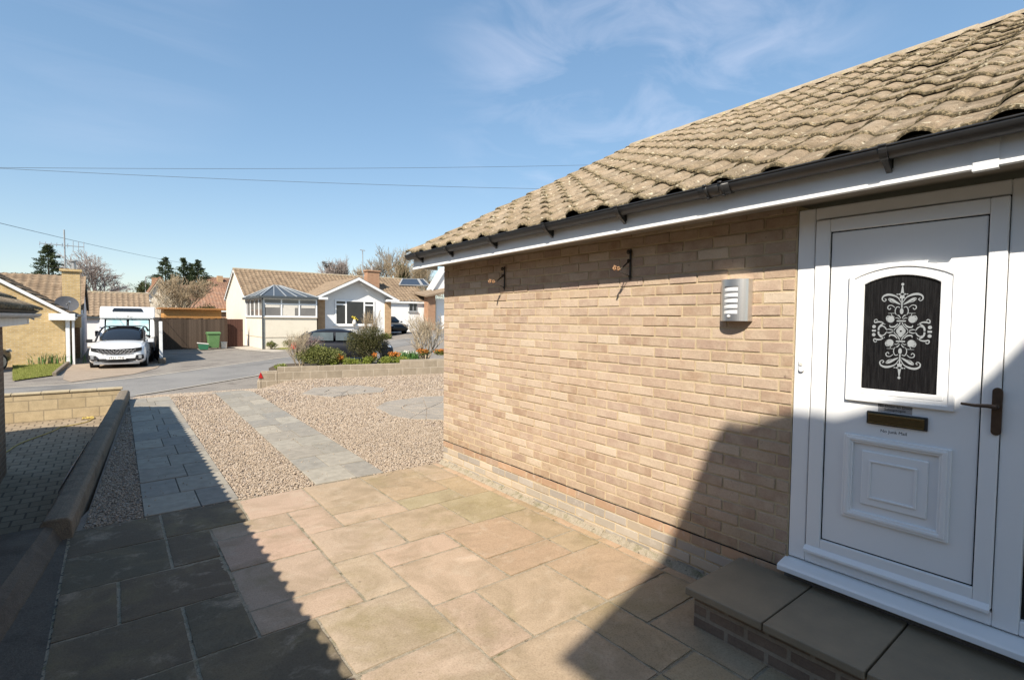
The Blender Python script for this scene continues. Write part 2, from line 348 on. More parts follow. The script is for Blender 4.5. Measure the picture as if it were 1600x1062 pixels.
# ------------------------------------------------------------------ mesh builder
class MB:
    def __init__(s): s.v = []; s.f = []; s.tone = []; s._t = None
    def add(s, vs, fs, tone=None):
        o = len(s.v); s.v += [tuple(v) for v in vs]; s.f += [tuple(i + o for i in f) for f in fs]
        s.tone += [tone] * len(vs)
        return s
    def box(s, a, b, tone=None):
        x0, y0, z0 = [min(p, q) for p, q in zip(a, b)]; x1, y1, z1 = [max(p, q) for p, q in zip(a, b)]
        return s.add([(x0, y0, z0), (x1, y0, z0), (x1, y1, z0), (x0, y1, z0), (x0, y0, z1), (x1, y0, z1), (x1, y1, z1), (x0, y1, z1)],
                     [(0, 3, 2, 1), (4, 5, 6, 7), (0, 1, 5, 4), (1, 2, 6, 5), (2, 3, 7, 6), (3, 0, 4, 7)], tone)
    def obox(s, c, sz, rot, tone=None):
        M = Matrix.Rotation(rot, 3, 'Z') if isinstance(rot, (int, float)) else rot
        hx, hy, hz = sz[0] / 2, sz[1] / 2, sz[2] / 2
        vs = [Vector(c) + M @ Vector((i * hx, j * hy, k * hz)) for k in (-1, 1) for i, j in ((-1, -1), (1, -1), (1, 1), (-1, 1))]
        return s.add(vs, [(0, 3, 2, 1), (4, 5, 6, 7), (0, 1, 5, 4), (1, 2, 6, 5), (2, 3, 7, 6), (3, 0, 4, 7)], tone)
    def bar(s, a, b, w, h, up=(0, 0, 1)):
        a, b = Vector(a), Vector(b); d = (b - a).normalized(); r = d.cross(Vector(up)).normalized(); u = r.cross(d)
        vs = [p + r * (i * w / 2) + u * (j * h / 2) for p in (a, b) for i, j in ((-1, -1), (1, -1), (1, 1), (-1, 1))]
        return s.add(vs, [(3, 2, 1, 0), (4, 5, 6, 7), (0, 1, 5, 4), (1, 2, 6, 5), (2, 3, 7, 6), (3, 0, 4, 7)])
    def prism(s, poly, d, tone=None):
        n = len(poly); P = [Vector(p) for p in poly]; d = Vector(d)
        nn = sum(((P[i] - P[0]).cross(P[(i + 1) % n] - P[0]) for i in range(1, n - 1)), Vector())
        if nn.dot(d) > 0: P = P[::-1]
        vs = P + [p + d for p in P]
        return s.add(vs, [tuple(range(n)), tuple(range(2 * n - 1, n - 1, -1))] + [(i, n + i, n + (i + 1) % n, (i + 1) % n)[::1] for i in range(n)], tone)
    def tube(s, pts, r, n=8, cap=True):
        P = [Vector(p) for p in pts]; rs = r if isinstance(r, (list, tuple)) else [r] * len(P)
        o = len(s.v); prev = None
        for i, p in enumerate(P):
            d = (P[min(i + 1, len(P) - 1)] - P[max(i - 1, 0)]).normalized()
            if prev is None:
                ref = Vector((0, 0, 1)) if abs(d.z) < .9 else Vector((1, 0, 0)); a = d.cross(ref).normalized()
            else:
                a = (prev - d * prev.dot(d)).normalized()
            prev = a; b = d.cross(a)
            for k in range(n):
                t = 2 * math.pi * k / n; s.v.append(tuple(p + (a * math.cos(t) + b * math.sin(t)) * rs[i])); s.tone.append(None)
        for i in range(len(P) - 1):
            for k in range(n):
                s.f.append((o + i * n + k, o + i * n + (k + 1) % n, o + (i + 1) * n + (k + 1) % n, o + (i + 1) * n + k))
        if cap and n > 2:
            s.f.append(tuple(o + k for k in range(n))[::-1]); e = o + (len(P) - 1) * n; s.f.append(tuple(e + k for k in range(n)))
        return s
    def disc(s, c, axis, r, h, n=16):
        a = Vector(axis).normalized(); return s.tube([Vector(c) - a * h / 2, Vector(c) + a * h / 2], r, n)
    def ellipsoid(s, c, rad, nu=12, nv=8):
        vs = []; fs = []
        for j in range(nv + 1):
            ph = math.pi * j / nv
            for i in range(nu):
                th = 2 * math.pi * i / nu
                vs.append((c[0] + rad[0] * math.sin(ph) * math.cos(th), c[1] + rad[1] * math.sin(ph) * math.sin(th), c[2] + rad[2] * math.cos(ph)))
        for j in range(nv):
            for i in range(nu): fs.append((j * nu + i, (j + 1) * nu + i, (j + 1) * nu + (i + 1) % nu, j * nu + (i + 1) % nu))
        return s.add(vs, fs)
    def build(s, name, mat, parent=None, smooth=False, bevel=0, kind=None, segs=2):
        me = bpy.data.meshes.new(name); me.from_pydata(s.v, [], s.f); me.update()
        bm = bmesh.new(); bm.from_mesh(me); bmesh.ops.recalc_face_normals(bm, faces=bm.faces) if len(bm.faces) < 60000 else None
        uvl = bm.loops.layers.uv.new('UVMap')
        for f in bm.faces:
            n = f.normal
            for l in f.loops:
                p = l.vert.co
                if abs(n.z) > .75: l[uvl].uv = (p.x, p.y)
                else:
                    h = math.hypot(n.x, n.y) or 1; l[uvl].uv = (p.x * (-n.y / h) + p.y * (n.x / h), p.z)
            f.smooth = smooth
        bm.to_mesh(me); bm.free()
        if any(t is not None for t in s.tone):
            at = me.color_attributes.new('tone', 'FLOAT_COLOR', 'POINT')
            at.data.foreach_set('color', np.array([c4(t or (.3, .3, .3)) for t in s.tone], dtype=np.float32).ravel())
        return link(name, me, mat, parent, bevel, kind, segs)
def link(name, me, mat, parent=None, bevel=0, kind=None, segs=2):
    me.materials.append(mat)
    o = bpy.data.objects.new(name, me); COL.objects.link(o)
    if parent: o.parent = parent; o.matrix_parent_inverse = Matrix.Translation(parent.location).inverted() if isinstance(parent, bpy.types.Object) and parent.type == 'EMPTY' and parent.parent is None and tuple(parent.rotation_euler) == (0, 0, 0) else Matrix()
    if bevel:
        b = o.modifiers.new('bevel', 'BEVEL'); b.width = bevel; b.segments = segs; b.limit_method = 'ANGLE'; b.angle_limit = .6; b.harden_normals = False
    if kind: o['kind'] = kind
    return o
def numesh(name, V, Fc, mat, parent=None, smooth=False, kind=None, uv=None):
    V = np.asarray(V, dtype=np.float32); Fc = np.asarray(Fc, dtype=np.int32); k = Fc.shape[1]
    me = bpy.data.meshes.new(name); me.vertices.add(len(V)); me.vertices.foreach_set('co', V.ravel())
    me.loops.add(Fc.size); me.loops.foreach_set('vertex_index', Fc.ravel())
    me.polygons.add(len(Fc)); me.polygons.foreach_set('loop_start', np.arange(0, Fc.size, k, dtype=np.int32))
    me.polygons.foreach_set('use_smooth', np.full(len(Fc), smooth))
    me.update(calc_edges=True)
    if uv is not None:
        l = me.uv_layers.new(name='UVMap'); l.data.foreach_set('uv', np.asarray(uv, dtype=np.float32).ravel())
    return link(name, me, mat, parent, 0, kind)
def tag(o, label, cat, group=None):
    o['label'] = label; o['category'] = cat
    if group: o['group'] = group
    return o
def thing(name, loc, label, cat, group=None, rz=0.0):
    o = bpy.data.objects.new(name, None); COL.objects.link(o); o.location = loc; o.rotation_euler = (0, 0, rz); o.empty_display_size = .2
    return tag(o, label, cat, group)
def textmesh(name, body, M, size, mat, parent, depth=.0008, spacing=1.0):
    cu = bpy.data.curves.new(name, 'FONT'); cu.body = body; cu.size = size; cu.align_x = 'CENTER'; cu.align_y = 'CENTER'; cu.extrude = depth; cu.space_character = spacing; cu.space_line = .85
    ob = bpy.data.objects.new(name, cu); COL.objects.link(ob)
    bpy.context.view_layer.update()
    me = bpy.data.meshes.new_from_object(ob.evaluated_get(bpy.context.evaluated_depsgraph_get()))
    bpy.data.objects.remove(ob); bpy.data.curves.remove(cu)
    me.transform(M); me.materials.clear()
    return link(name, me, mat, parent)

# ------------------------------------------------------------------ tiled roof planes
def tile_roof(name, mat, parent, planes, gauge=.345, tw=.312, spt=12, amp=.038, thick=.022, jit=0.0, seed=1, lift=-.002, roll=.5):
    rg = np.random.default_rng(seed)
    V = []; Fq = []; UV = []; off = 0
    prof_x = np.linspace(0, 1, spt, endpoint=False)
    def prof(u):
        f = u % 1.0
        return amp * np.where(f < roll, np.clip(np.sin(np.pi * np.clip(f, 0, roll) / roll), 0, 1) ** .75, -.08 * np.sin(np.pi * (f - roll) / (1 - roll)))
    for pi, (O, u, v, L, S) in enumerate(planes):
        O = np.array(O, float); u = np.array(u, float); v = np.array(v, float); n = np.cross(u, v); n /= np.linalg.norm(n)
        if n[2] < 0: n = -n
        rows = max(1, int(round(S / gauge))); g = S / rows
        N = int(round(L / tw * spt)); us = np.linspace(0, L, N + 1); ut = us / tw
        for k in range(rows):
            a = k * g; b = min(a + g * 1.16, S)
            tj = rg.normal(0, 1, int(L / tw) + 3)
            idx = np.floor(ut).astype(int)
            dz = jit * tj[idx]; da = jit * .9 * rg.normal(0, 1, len(tj))[idx]
            ed = jit * .9 * rg.normal(0, 1, N + 1) + jit * np.interp(np.arange(N + 1), np.arange(0, N + 4, 3), rg.normal(0, 1, len(np.arange(0, N + 4, 3))))
            p = prof(ut)
            rowsets = [(a + da + ed, p + dz + lift, 0.0), (a + da + ed * .6, p + thick + lift + dz, 0.02), (np.full(N + 1, (a + b) / 2), p + (thick + lift) * .55 + dz * .5, .5), (np.full(N + 1, b), p * .98 + .002, .98)]
            blk = []
            for (av, hv, tv) in rowsets:
                blk.append(O + us[:, None] * u + np.asarray(av)[:, None] * v + np.asarray(hv)[:, None] * n)
            V.append(np.concatenate(blk))
            i = np.arange(N)
            for q in range(3):
                f = np.stack([off + q * (N + 1) + i, off + q * (N + 1) + i + 1, off + (q + 1) * (N + 1) + i + 1, off + (q + 1) * (N + 1) + i], 1)
                Fq.append(f)
                t0, t1 = rowsets[q][2], rowsets[q + 1][2]
                um = np.floor((ut[:-1] + ut[1:]) / 2); u0 = np.clip(ut[:-1], um + .001, um + .999); u1 = np.clip(ut[1:], um + .001, um + .999)
                base = pi * 400 + k
                UV.append(np.stack([np.stack([u0, np.full(N, base + t0)], 1), np.stack([u1, np.full(N, base + t0)], 1), np.stack([u1, np.full(N, base + t1)], 1), np.stack([u0, np.full(N, base + t1)], 1)], 1))
            off += 4 * (N + 1)
    return numesh(name, np.concatenate(V), np.concatenate(Fq), mat, parent, True, None, np.concatenate(UV).reshape(-1, 2))

# ------------------------------------------------------------------ ground heights
def G(x, y=20): return float(np.interp(x, [-40, 1, 7.4, 60], [-.3, -.3, -.2, 3.7]))
def plot_z(x, y):
    k = 1.0 if x < 3.3 else max(0.0, 1 - (x - 3.3) / .8)
    return -max(0.0, y - 13.6) * .105 * k
def sheet(name, mat, lineA, lineB, nu, nv, zf, kind='structure'):
    def samp(line, t):
        L = [0]
        for i in range(len(line) - 1): L.append(L[-1] + math.dist(line[i], line[i + 1]))
        d = t * L[-1]
        for i in range(len(line) - 1):
            if d <= L[i + 1] + 1e-9:
                q = (d - L[i]) / (L[i + 1] - L[i]); return (line[i][0] + (line[i + 1][0] - line[i][0]) * q, line[i][1] + (line[i + 1][1] - line[i][1]) * q)
        return line[-1]
    mb = MB(); vs = []
    for j in range(nv + 1):
        for i in range(nu + 1):
            a = samp(lineA, i / nu); b = samp(lineB, i / nu); q = j / nv
            x, y = a[0] + (b[0] - a[0]) * q, a[1] + (b[1] - a[1]) * q; vs.append((x, y, zf(x, y)))
    mb.add(vs, [(j * (nu + 1) + i, j * (nu + 1) + i + 1, (j + 1) * (nu + 1) + i + 1, (j + 1) * (nu + 1) + i) for j in range(nv) for i in range(nu)])
    o = mb.build(name, mat); o['kind'] = kind; return o

# terrain
xs = [-400, -120, -60, -40, -20, -8, -2.2, -.9, -.3, 1, 7.4, 12, 20, 30, 45, 60, 120, 400]; ys = [-60, -20, 0, 5, 10, 13, 15.2, 15.9, 20, 30, 45, 55, 80, 120, 200, 500, 1500]
mb = MB(); vs = []
for y in ys:
    for x in xs:
        z = G(min(x, 60)) if y > 15.5 else -.95
        if y > 60: z += min((y - 60) * .03, 6) + max(0, x - 20) * .02
        vs.append((x, y, z))
nx = len(xs)
mb.add(vs, [(j * nx + i, j * nx + i + 1, (j + 1) * nx + i + 1, (j + 1) * nx + i) for j in range(len(ys) - 1) for i in range(nx - 1)])
mb.build('ground', EARTH, kind='structure')
FARL = [(-30, 17.6), (-.74, 20.2), (.9, 21.3), (6.9, 26.9), (13, 31), (24, 34)]
NEARL = [(-30, 15.95), (0, 16.0), (.5, 16.45), (3.9, 19.2), (5.4, 21.6), (8, 24.5), (14, 27), (26, 30)]
sheet('driveway', TARMAC, [(-16, 16), (-3, 16), (1, 16), (7.4, 16), (26, 16), (40, 16)], [(-16, 52), (-3, 52), (1, 52), (7.4, 52), (26, 52), (40, 52)], 56, 30, lambda x, y: G(x) + .012)
sheet('road', ROADM, FARL, NEARL, 70, 6, lambda x, y: G(x) + .022)
def offset_line(line, w):
    out = []
    for i, p in enumerate(line):
        a = line[max(i - 1, 0)]; b = line[min(i + 1, len(line) - 1)]; dx, dy = b[0] - a[0], b[1] - a[1]; l = math.hypot(dx, dy)
        out.append((p[0] - dy / l * w, p[1] + dx / l * w))
    return out
sheet('kerb', KERBM, FARL, offset_line(FARL, .13), 60, 1, lambda x, y: G(x) + .034)
sheet('kerb', KERBM, NEARL[2:6], offset_line(NEARL[2:6], .10), 40, 1, lambda x, y: G(x) + .034)
# brownish drive under the white cars
sheet('drive_apron', m_ground('tan_drive', (.30, .235, .175), (.36, .285, .215), (.25, .20, .15), 1.3, 60), [(-1.45, 28.5), (-1.25, 21.9), (-1.0, 20.9)], [(2.0, 28.5), (1.4, 24.6), (.6, 22.6)], 16, 6, lambda x, y: G(x) + .026)

# ------------------------------------------------------------------ front garden plot
PL = [(-.62, 3), (-.25, 5.6), (.30, 14.0), (.42, 16.3)]
sheet('gravel_bed', GRAVELBASE, [(-.5, 5.4), (-.2, 6), (.1, 11), (.28, 13.6), (.34, 15.0), (.45, 16.4)], [(11, 5.4), (11, 6), (11, 11), (11, 13.6), (11, 15.0), (11, 16.4)], 40, 30, lambda x, y: plot_z(x, y) - .014)
S1 = ((.205, 5.6), (.975, 5.6), (1.02, 14.3), (.275, 14.15))
S2 = ((1.715, 5.6), (2.50, 5.6), (2.72, 15.2), (1.93, 14.9))
def track(quad, rows, split):
    mb = MB(); (a, b, c, d) = [Vector((p[0], p[1], 0)) for p in quad]
    for k in range(rows):
        t0, t1 = k / rows, (k + 1) / rows
        for (s0, s1) in ((0, split if k % 2 else 1 - split), (split if k % 2 else 1 - split, 1)):
            def pt(s, t):
                l = a.lerp(d, t); r = b.lerp(c, t); return l.lerp(r, s)
            g = .0085
            ps = [pt(s0, t0), pt(s1, t0), pt(s1, t1), pt(s0, t1)]
            cen = sum(ps, Vector()) / 4; dz = R.uniform(-.003, .003)
            ps = [p + (cen - p).normalized() * g for p in ps]
            ps = [Vector((p.x, p.y, plot_z(p.x, p.y) + .008 + dz + R.uniform(-.0015, .0015))) for p in ps]
            mb.prism([p - Vector((0, 0, .05)) for p in ps], (0, 0, .05))
    o = mb.build('paved_track', TRACK, bevel=.004); o['kind'] = 'structure'; return o
track(S1, 15, .42); track(S2, 16, .42)
for q_ in (S1, S2):
    sheet('track_bed', simple('dark_joint_sand', (.10, .09, .075), (.14, .125, .10), 20, .95), [q_[0], q_[3]], [q_[1], q_[2]], 20, 1, lambda x, y: plot_z(x, y) - .006)
mb = MB()
for poly in ([at_z(*p, .0) for p in ((470, 616), (490, 606), (560, 602), (602, 607), (598, 613), (545, 617), (520, 621))],
             [at_z(*p, .0) for p in ((586, 637), (603, 628), (660, 620), (770, 617), (770, 664), (692, 657), (640, 655), (612, 650))]):
    # broken into irregular stones
    cx = sum(p.x for p in poly) / len(poly); cy = sum(p.y for p in poly) / len(poly)
    for i in range(len(poly)):
        a = poly[i]; b = poly[(i + 1) % len(poly)]; c = Vector((cx, cy, 0)); m_ = (a + b) / 2
        for tri in ([c, a, m_], [c, m_, b]):
            g = sum(tri, Vector()) / 3
            t3 = [Vector((*(p + (g - p).normalized() * .018).xy, -.03)) for p in tri]
            inner = t3[0].lerp((t3[1] + t3[2]) / 2, .48)
            for q in ([t3[0], t3[0].lerp(t3[1], .47), t3[0].lerp(t3[2], .47)], [t3[0].lerp(t3[1], .5), t3[1], t3[2], t3[0].lerp(t3[2], .5)]):
                mb.prism(q, (0, 0, .045 + R.uniform(-.004, .004)))
o = mb.build('crazy_paving', CRAZY, bevel=.006); o['kind'] = 'structure'

# loose stones
ico = bmesh.new(); bmesh.ops.create_icosphere(ico, subdivisions=1, radius=1); IV = np.array([v.co[:] for v in ico.verts]); IF = np.array([[v.index for v in f.verts] for f in ico.faces]); ico.free()
def in_quad(x, y, q):
    inside = np.ones(len(x), bool)
    for i in range(4):
        a = q[i]; b = q[(i + 1) % 4]; inside &= ((b[0] - a[0]) * (y - a[1]) - (b[1] - a[1]) * (x - a[0])) > -.012
    return inside
def stones(n, x0, x1, y0, y1, r0, r1, z=0.0, stray=False):
    x = NR.uniform(x0, x1, n); y = NR.uniform(y0, y1, n)
    keep = ~in_quad(x, y, S1) & ~in_quad(x, y, S2) & (x > -.21 + (y - 5.6) * .066) & (y < 16.25 + np.clip(x - .5, 0, 3) * .25)
    keep &= ~((x > 3.2) & (y > 15.66 - (x - 3.32) * .19)) & ~((x > 3.24) & (y < 5.62))
    if stray: keep = (in_quad(x, y, S1) | in_quad(x, y, S2) | (y < 5.57)) & (NR.uniform(0, 1, len(x)) < np.where(y < 5.57, np.clip((y - 5.15) / .42, 0, 1) ** 3, .6))
    x, y = x[keep], y[keep]; n = len(x)
    r = NR.uniform(r0, r1, n)
    sc = np.stack([r * NR.uniform(.8, 1.4, n), r * NR.uniform(.7, 1.1, n), r * NR.uniform(.55, .9, n)], 1)
    a = NR.uniform(0, 6.28, n); ca, sa = np.cos(a), np.sin(a)
    V = IV[None] * (1 + NR.normal(0, .13, (n, 12, 1))) * sc[:, None]
    X = V[..., 0] * ca[:, None] - V[..., 1] * sa[:, None]; Y = V[..., 0] * sa[:, None] + V[..., 1] * ca[:, None]
    pz = np.array([plot_z(q, w) for q, w in zip(x, y)])
    Z = V[..., 2] + (pz + z + (0 if stray else 1) * NR.uniform(-.008, .006, n))[:, None]
    V = np.stack([X + x[:, None], Y + y[:, None], Z], -1).reshape(-1, 3)
    Fc = (IF[None] + (np.arange(n) * 12)[:, None, None]).reshape(-1, 3)
    return V, Fc
A = [stones(52000, -.25, 4.2, 5.58, 8.2, .0055, .0115), stones(40000, -.1, 6.5, 8.2, 11.5, .008, .0155), stones(30000, 0, 10, 11.5, 16.6, .010, .020), stones(5000, 4.2, 6.5, 5.6, 8.2, .011, .019), stones(1100, -.2, 3.1, 5.15, 13, .004, .0085, .013, True)]
VV = []; FF = []; o_ = 0
for v, f in A: VV.append(v); FF.append(f + o_); o_ += len(v)
numesh('gravel', np.concatenate(VV), np.concatenate(FF), STONE, None, False, 'stuff')

# ------------------------------------------------------------------ patio
PM = .3115
given = [(4,6,0,2),(5,6,2,4),(3,5,2,3),(3,5,3,5),(3,5,5,7),(3,5,7,8),(5,7,4,6),(5,6,6,8),(6,8,0,3),(6,8,3,4),(7,9,4,6),(6,8,6,7),(6,8,7,9),(4,6,8,10),(6,7,9,11),(7,9,9,11),
 (8,10,0,3),(10,11,0,2),(10,11,2,4),(8,10,3,4),(9,11,4,6),(8,10,6,8),(10,11,6,8),(8,10,8,9),(10,11,8,9),(9,11,9,11),(4,6,10,12),(6,8,11,13),(8,9,11,13),(9,11,11,12),(9,11,12,14),
 (0,2,0,2),(0,2,2,4),(2,4,0,2),(2,3,2,4),(1,3,4,6),(0,1,4,6),(0,2,6,8),(2,3,6,8),(0,2,8,9),(2,4,8,10)]
occ = {}
slabs = []
for g in given:
    slabs.append(g)
    for c in range(g[0], g[1]):
        for r in range(g[2], g[3]): occ[(c, r)] = 1
for r in range(0, 20):
    for c in range(0, 11):
        if (c, r) in occ: continue
        for (w, h) in R.sample([(2, 2), (2, 1), (1, 2), (2, 3)], 4) + [(1, 1)]:
            cells = [(c + i, r + j) for i in range(w) for j in range(h)]
            if all(q not in occ and q[0] < 11 for q in cells):
                for q in cells: occ[q] = 1
                slabs.append((c, c + w, r, r + h)); break
pink = {(3,5,2,3),(3,5,3,5),(3,5,5,7),(3,5,7,8),(5,6,2,4),(5,7,4,6),(5,6,6,8),(6,8,3,4),(6,8,7,9),(4,6,8,10),(4,6,0,2),(6,7,9,11),(6,8,6,7),(4,6,10,12)}
mid = {(6,8,0,3),(10,11,0,2),(7,9,4,6),(6,8,11,13),(7,9,9,11)}
mb = MB()
topf = []
def slab(x0, x1, y0, y1, tone, g=.0105, zt=0.0, riv=.0016):
    nx_, ny_ = max(3, int((x1 - x0) / .022)), max(3, int((y1 - y0) / .022))
    ox, oy = R.uniform(0, 50), R.uniform(0, 50); tx, ty = R.uniform(-.005, .005), R.uniform(-.005, .005); dz = R.uniform(-.0015, .0025); an = R.uniform(-.5, .5); ca, sa = math.cos(an), math.sin(an)
    def hgt(x, y):
        u, v = x * ca - y * sa, x * sa + y * ca
        w_ = mnoise.noise((u * 3 + ox, v * 3 + oy, 4.0)) * .35
        r1 = 1 - abs(mnoise.noise((u * 2.6 + ox + w_, v * 7.5 + oy + w_, 1.0))) * 2
        r2 = 1 - abs(mnoise.noise((u * 7 + ox + w_, v * 19 + oy + w_, 2.0))) * 2
        return riv * (r1 * 1.3 + r2 * .55)
    vs = []
    for j in range(ny_ + 1):
        for i in range(nx_ + 1):
            u, v = i / nx_, j / ny_
            x, y = x0 + g + (x1 - x0 - 2 * g) * u, y0 + g + (y1 - y0 - 2 * g) * v
            if i in (0, nx_): x += mnoise.noise((x * 9, y * 17, 3.1)) * .004
            if j in (0, ny_): y += mnoise.noise((x * 17, y * 9, 7.7)) * .004
            edge = i in (0, nx_) or j in (0, ny_)
            vs.append((x, y, zt + dz + tx * (u - .5) + ty * (v - .5) + hgt(x, y) - (.0022 if edge else 0)))
    fs = [(j * (nx_ + 1) + i, j * (nx_ + 1) + i + 1, (j + 1) * (nx_ + 1) + i + 1, (j + 1) * (nx_ + 1) + i) for j in range(ny_) for i in range(nx_)]
    topf.extend([True] * len(fs))
    rim = [i for i in range(nx_ + 1)] + [j * (nx_ + 1) + nx_ for j in range(1, ny_ + 1)] + [ny_ * (nx_ + 1) + i for i in range(nx_ - 1, -1, -1)] + [j * (nx_ + 1) for j in range(ny_ - 1, 0, -1)]
    n0 = len(vs); m_ = len(rim); vs += [vs[i] for i in rim] + [(vs[i][0], vs[i][1], zt - .035) for i in rim]
    fs += [(n0 + i, n0 + m_ + i, n0 + m_ + (i + 1) % m_, n0 + (i + 1) % m_) for i in range(m_)]; topf.extend([False] * m_)
    mb.add(vs, fs, tone)
for s in slabs:
    x0, x1 = -.3 + PM * s[0], -.3 + PM * s[1]; y1, y0 = 5.585 - PM * s[2], 5.585 - PM * s[3]
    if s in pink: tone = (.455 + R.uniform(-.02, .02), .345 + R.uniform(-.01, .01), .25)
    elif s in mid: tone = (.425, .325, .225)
    elif s[0] < 4: tone = (.165 + R.uniform(-.02, .03), .128, .09)  # darker left slabs; part of the neighbour's shade is put into this tone
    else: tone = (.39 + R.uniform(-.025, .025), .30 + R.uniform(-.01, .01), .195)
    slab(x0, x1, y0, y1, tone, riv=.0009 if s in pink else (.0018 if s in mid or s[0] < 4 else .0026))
y = 5.585
while y > 1.9:
    l = R.choice([.21, .42, .32]); slab(3.128, 3.215, max(y - l, 1.75), y, (.47, .33, .22), .008); y -= l
o = mb.build('patio', SLAB, smooth=False); o.data.polygons.foreach_set('use_smooth', topf); o['kind'] = 'structure'
sheet('patio_joint', JOINT, [(-.305, -1.2), (-.305, 5.59)], [(3.28, -1.2), (3.28, 5.59)], 330, 180, lambda x, y: -.0042 + .0022 * mnoise.noise((x * 30, y * 30, 0)))
mb = MB()
for i in range(44):   # mortar fillets at the wall foot and along the left edge
    y0 = 5.58 - i * .1
    if y0 > 1.7: mb.prism([(3.272, y0, .03 + R.uniform(-.006, .008)), (3.272, y0, -.01), (3.212 + R.uniform(-.006, .006), y0, -.006)], (0, -.104, 0))
mb.build('mortar_fillet', JOINT, kind='structure')

# ------------------------------------------------------------------ retaining wall with rounded coping on the left
def wl(y): return -.262 + (y - 5.6) * .068
w = thing('retaining_wall', (-.35, 9, -.5), 'low concrete wall with rounded coping dividing the gravel drive from the lower paved passage', 'wall')
mb = MB(); ya = [5.425 + i * .45 for i in range(20)]
sec = []
for y in ya:
    x = wl(y); j = R.uniform(-.006, .006)
    sec.append([(x - .19, y, -.9), (x - .004, y, -.9), (x + .0, y, .05), (x + .0, y, .085), (x - .002, y, .135 + j), (x - .028, y, .172 + j), (x - .10, y, .178 + j), (x - .172, y, .172 + j), (x - .20, y, .135 + j), (x - .20, y, .085), (x - .19, y, .07)])
vs = [p for s in sec for p in s]; k = 11
fs = [(i * k + q, i * k + (q + 1) % k, (i + 1) * k + (q + 1) % k, (i + 1) * k + q) for i in range(len(sec) - 1) for q in range(k)] + [tuple(range(k)), tuple((len(sec) - 1) * k + q for q in range(k))]
mb.add(vs, fs); mb.build('coping', COPING, w, smooth=False, bevel=.012)
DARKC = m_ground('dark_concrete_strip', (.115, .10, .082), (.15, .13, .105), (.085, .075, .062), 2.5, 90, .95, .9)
mb = MB(); vs = []
for i in range(40):
    y = 5.43 - i * .18; e = -.335 - (5.46 - y) * .113; q = lambda a: R.uniform(-a, a)
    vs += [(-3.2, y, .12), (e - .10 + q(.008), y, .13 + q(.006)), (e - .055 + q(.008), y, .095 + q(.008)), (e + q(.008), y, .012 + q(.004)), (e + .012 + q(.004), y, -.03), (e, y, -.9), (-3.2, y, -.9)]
mb.add(vs, [(i * 7 + k, i * 7 + (k + 1) % 7, (i + 1) * 7 + (k + 1) % 7, (i + 1) * 7 + k) for i in range(39) for k in range(7)] + [tuple(range(7)), tuple(39 * 7 + k for k in range(7))])
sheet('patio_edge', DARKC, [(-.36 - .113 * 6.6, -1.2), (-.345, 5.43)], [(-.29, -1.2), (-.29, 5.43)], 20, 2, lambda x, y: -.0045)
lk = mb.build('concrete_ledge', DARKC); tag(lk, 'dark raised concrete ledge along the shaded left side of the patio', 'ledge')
pv = thing('plastic_sheet', (-.42, 8.2, .05), 'white plastic sheet tucked along the passage side of the rounded coping', 'sheet')
mb = MB(); vs = []
for i in range(9):
    t = i / 8; y = 6.4 + t * 2.4; o_ = math.sin(math.pi * t); x = wl(y) - .207
    vs += [(x, y, .15), (x - .05 * o_ - .004, y, .13 - .06 * o_), (x - .10 * o_ - .006, y + .02, .11 - .20 * o_)]
mb.add(vs, [f for i in range(8) for f in ((i * 3, i * 3 + 1, i * 3 + 4, i * 3 + 3), (i * 3 + 1, i * 3 + 2, i * 3 + 5, i * 3 + 4))]); mb.build('sheet', SHEETM, pv, smooth=True)
# lower passage
def pz(x, y): return -.55 + (y - 10) * .022
sheet('passage', PAVER, [(-9, -3), (-9, 8), (-9, 14.6)], [(-.5, -3), (-.15, 8), (.25, 14.6)], 10, 14, pz)
bw = thing('front_boundary_wall', (-1.2, 14.6, -.45), 'low buff block wall across the front of the lower passage', 'wall')
mb = MB(); mb.box((-9, 14.62, -.7), (.16, 14.82, .12)); mb.build('blockwork', BLOCK, bw, bevel=.008)
mb = MB()
for i in range(20): mb.box((-9 + i * .46, 14.60, .123), (-9 + i * .46 + .452, 14.84, .165 + R.uniform(-.004, .004)))
mb.build('coping', m_ground('buff_coping', (.42, .34, .22), (.48, .40, .27), (.35, .28, .18), 3, 90), bw, bevel=.01)
cb = MB(); pts = []
for i in range(40):
    t = i / 39; x = -.35 - 1.15 * t + .06 * math.sin(t * 14); y = 14.3 - 2.4 * t ** 1.3 - .15 * math.sin(t * 9); pts.append((x, y, pz(x, y) + .012))
cb.tube(pts, .009, 6)
lp = [(-.42 + .1 * math.cos(a * .5), 14.38 + .09 * math.sin(a * .7), pz(-.4, 14.4) + .015 + .012 * (i % 3)) for i, a in enumerate(range(0, 30))]
cb.tube(lp, .008, 5); tag(cb.build('garden_cable', CABLEY, smooth=True), 'thin yellow cable trailing over the lower block paving', 'cable')

# ------------------------------------------------------------------ own house
XW = 3.271; DPC = .287; CH = .0779; BL = .2335
house = thing('bungalow', (3.3, 2, 0), 'sandy brick bungalow with weathered tiled roof and white front door, nearest on the right', 'house')
mb = MB(); pl = MB()
def brick(b, y0, y1, z0, z1, tone=None):
    j = lambda s: R.uniform(-s, s) * 1.35
    x = XW + j(.0022); g = .0058
    vs = []
    for dx in (0.0, .03):
        vs += [(x + dx + j(.001), y0 + g + j(.0016), z0 + g + j(.0016)), (x + dx + j(.001), y1 - g + j(.0016), z0 + g + j(.0016)), (x + dx + j(.001), y1 - g + j(.0016), z1 - g + j(.0016)), (x + dx + j(.001), y0 + g + j(.0016), z1 - g + j(.0016))]
    b.add(vs, [(0, 1, 2, 3), (4, 7, 6, 5), (0, 4, 5, 1), (1, 5, 6, 2), (2, 6, 7, 3), (3, 7, 4, 0)], tone)
YE, YD = 5.56, 1.392
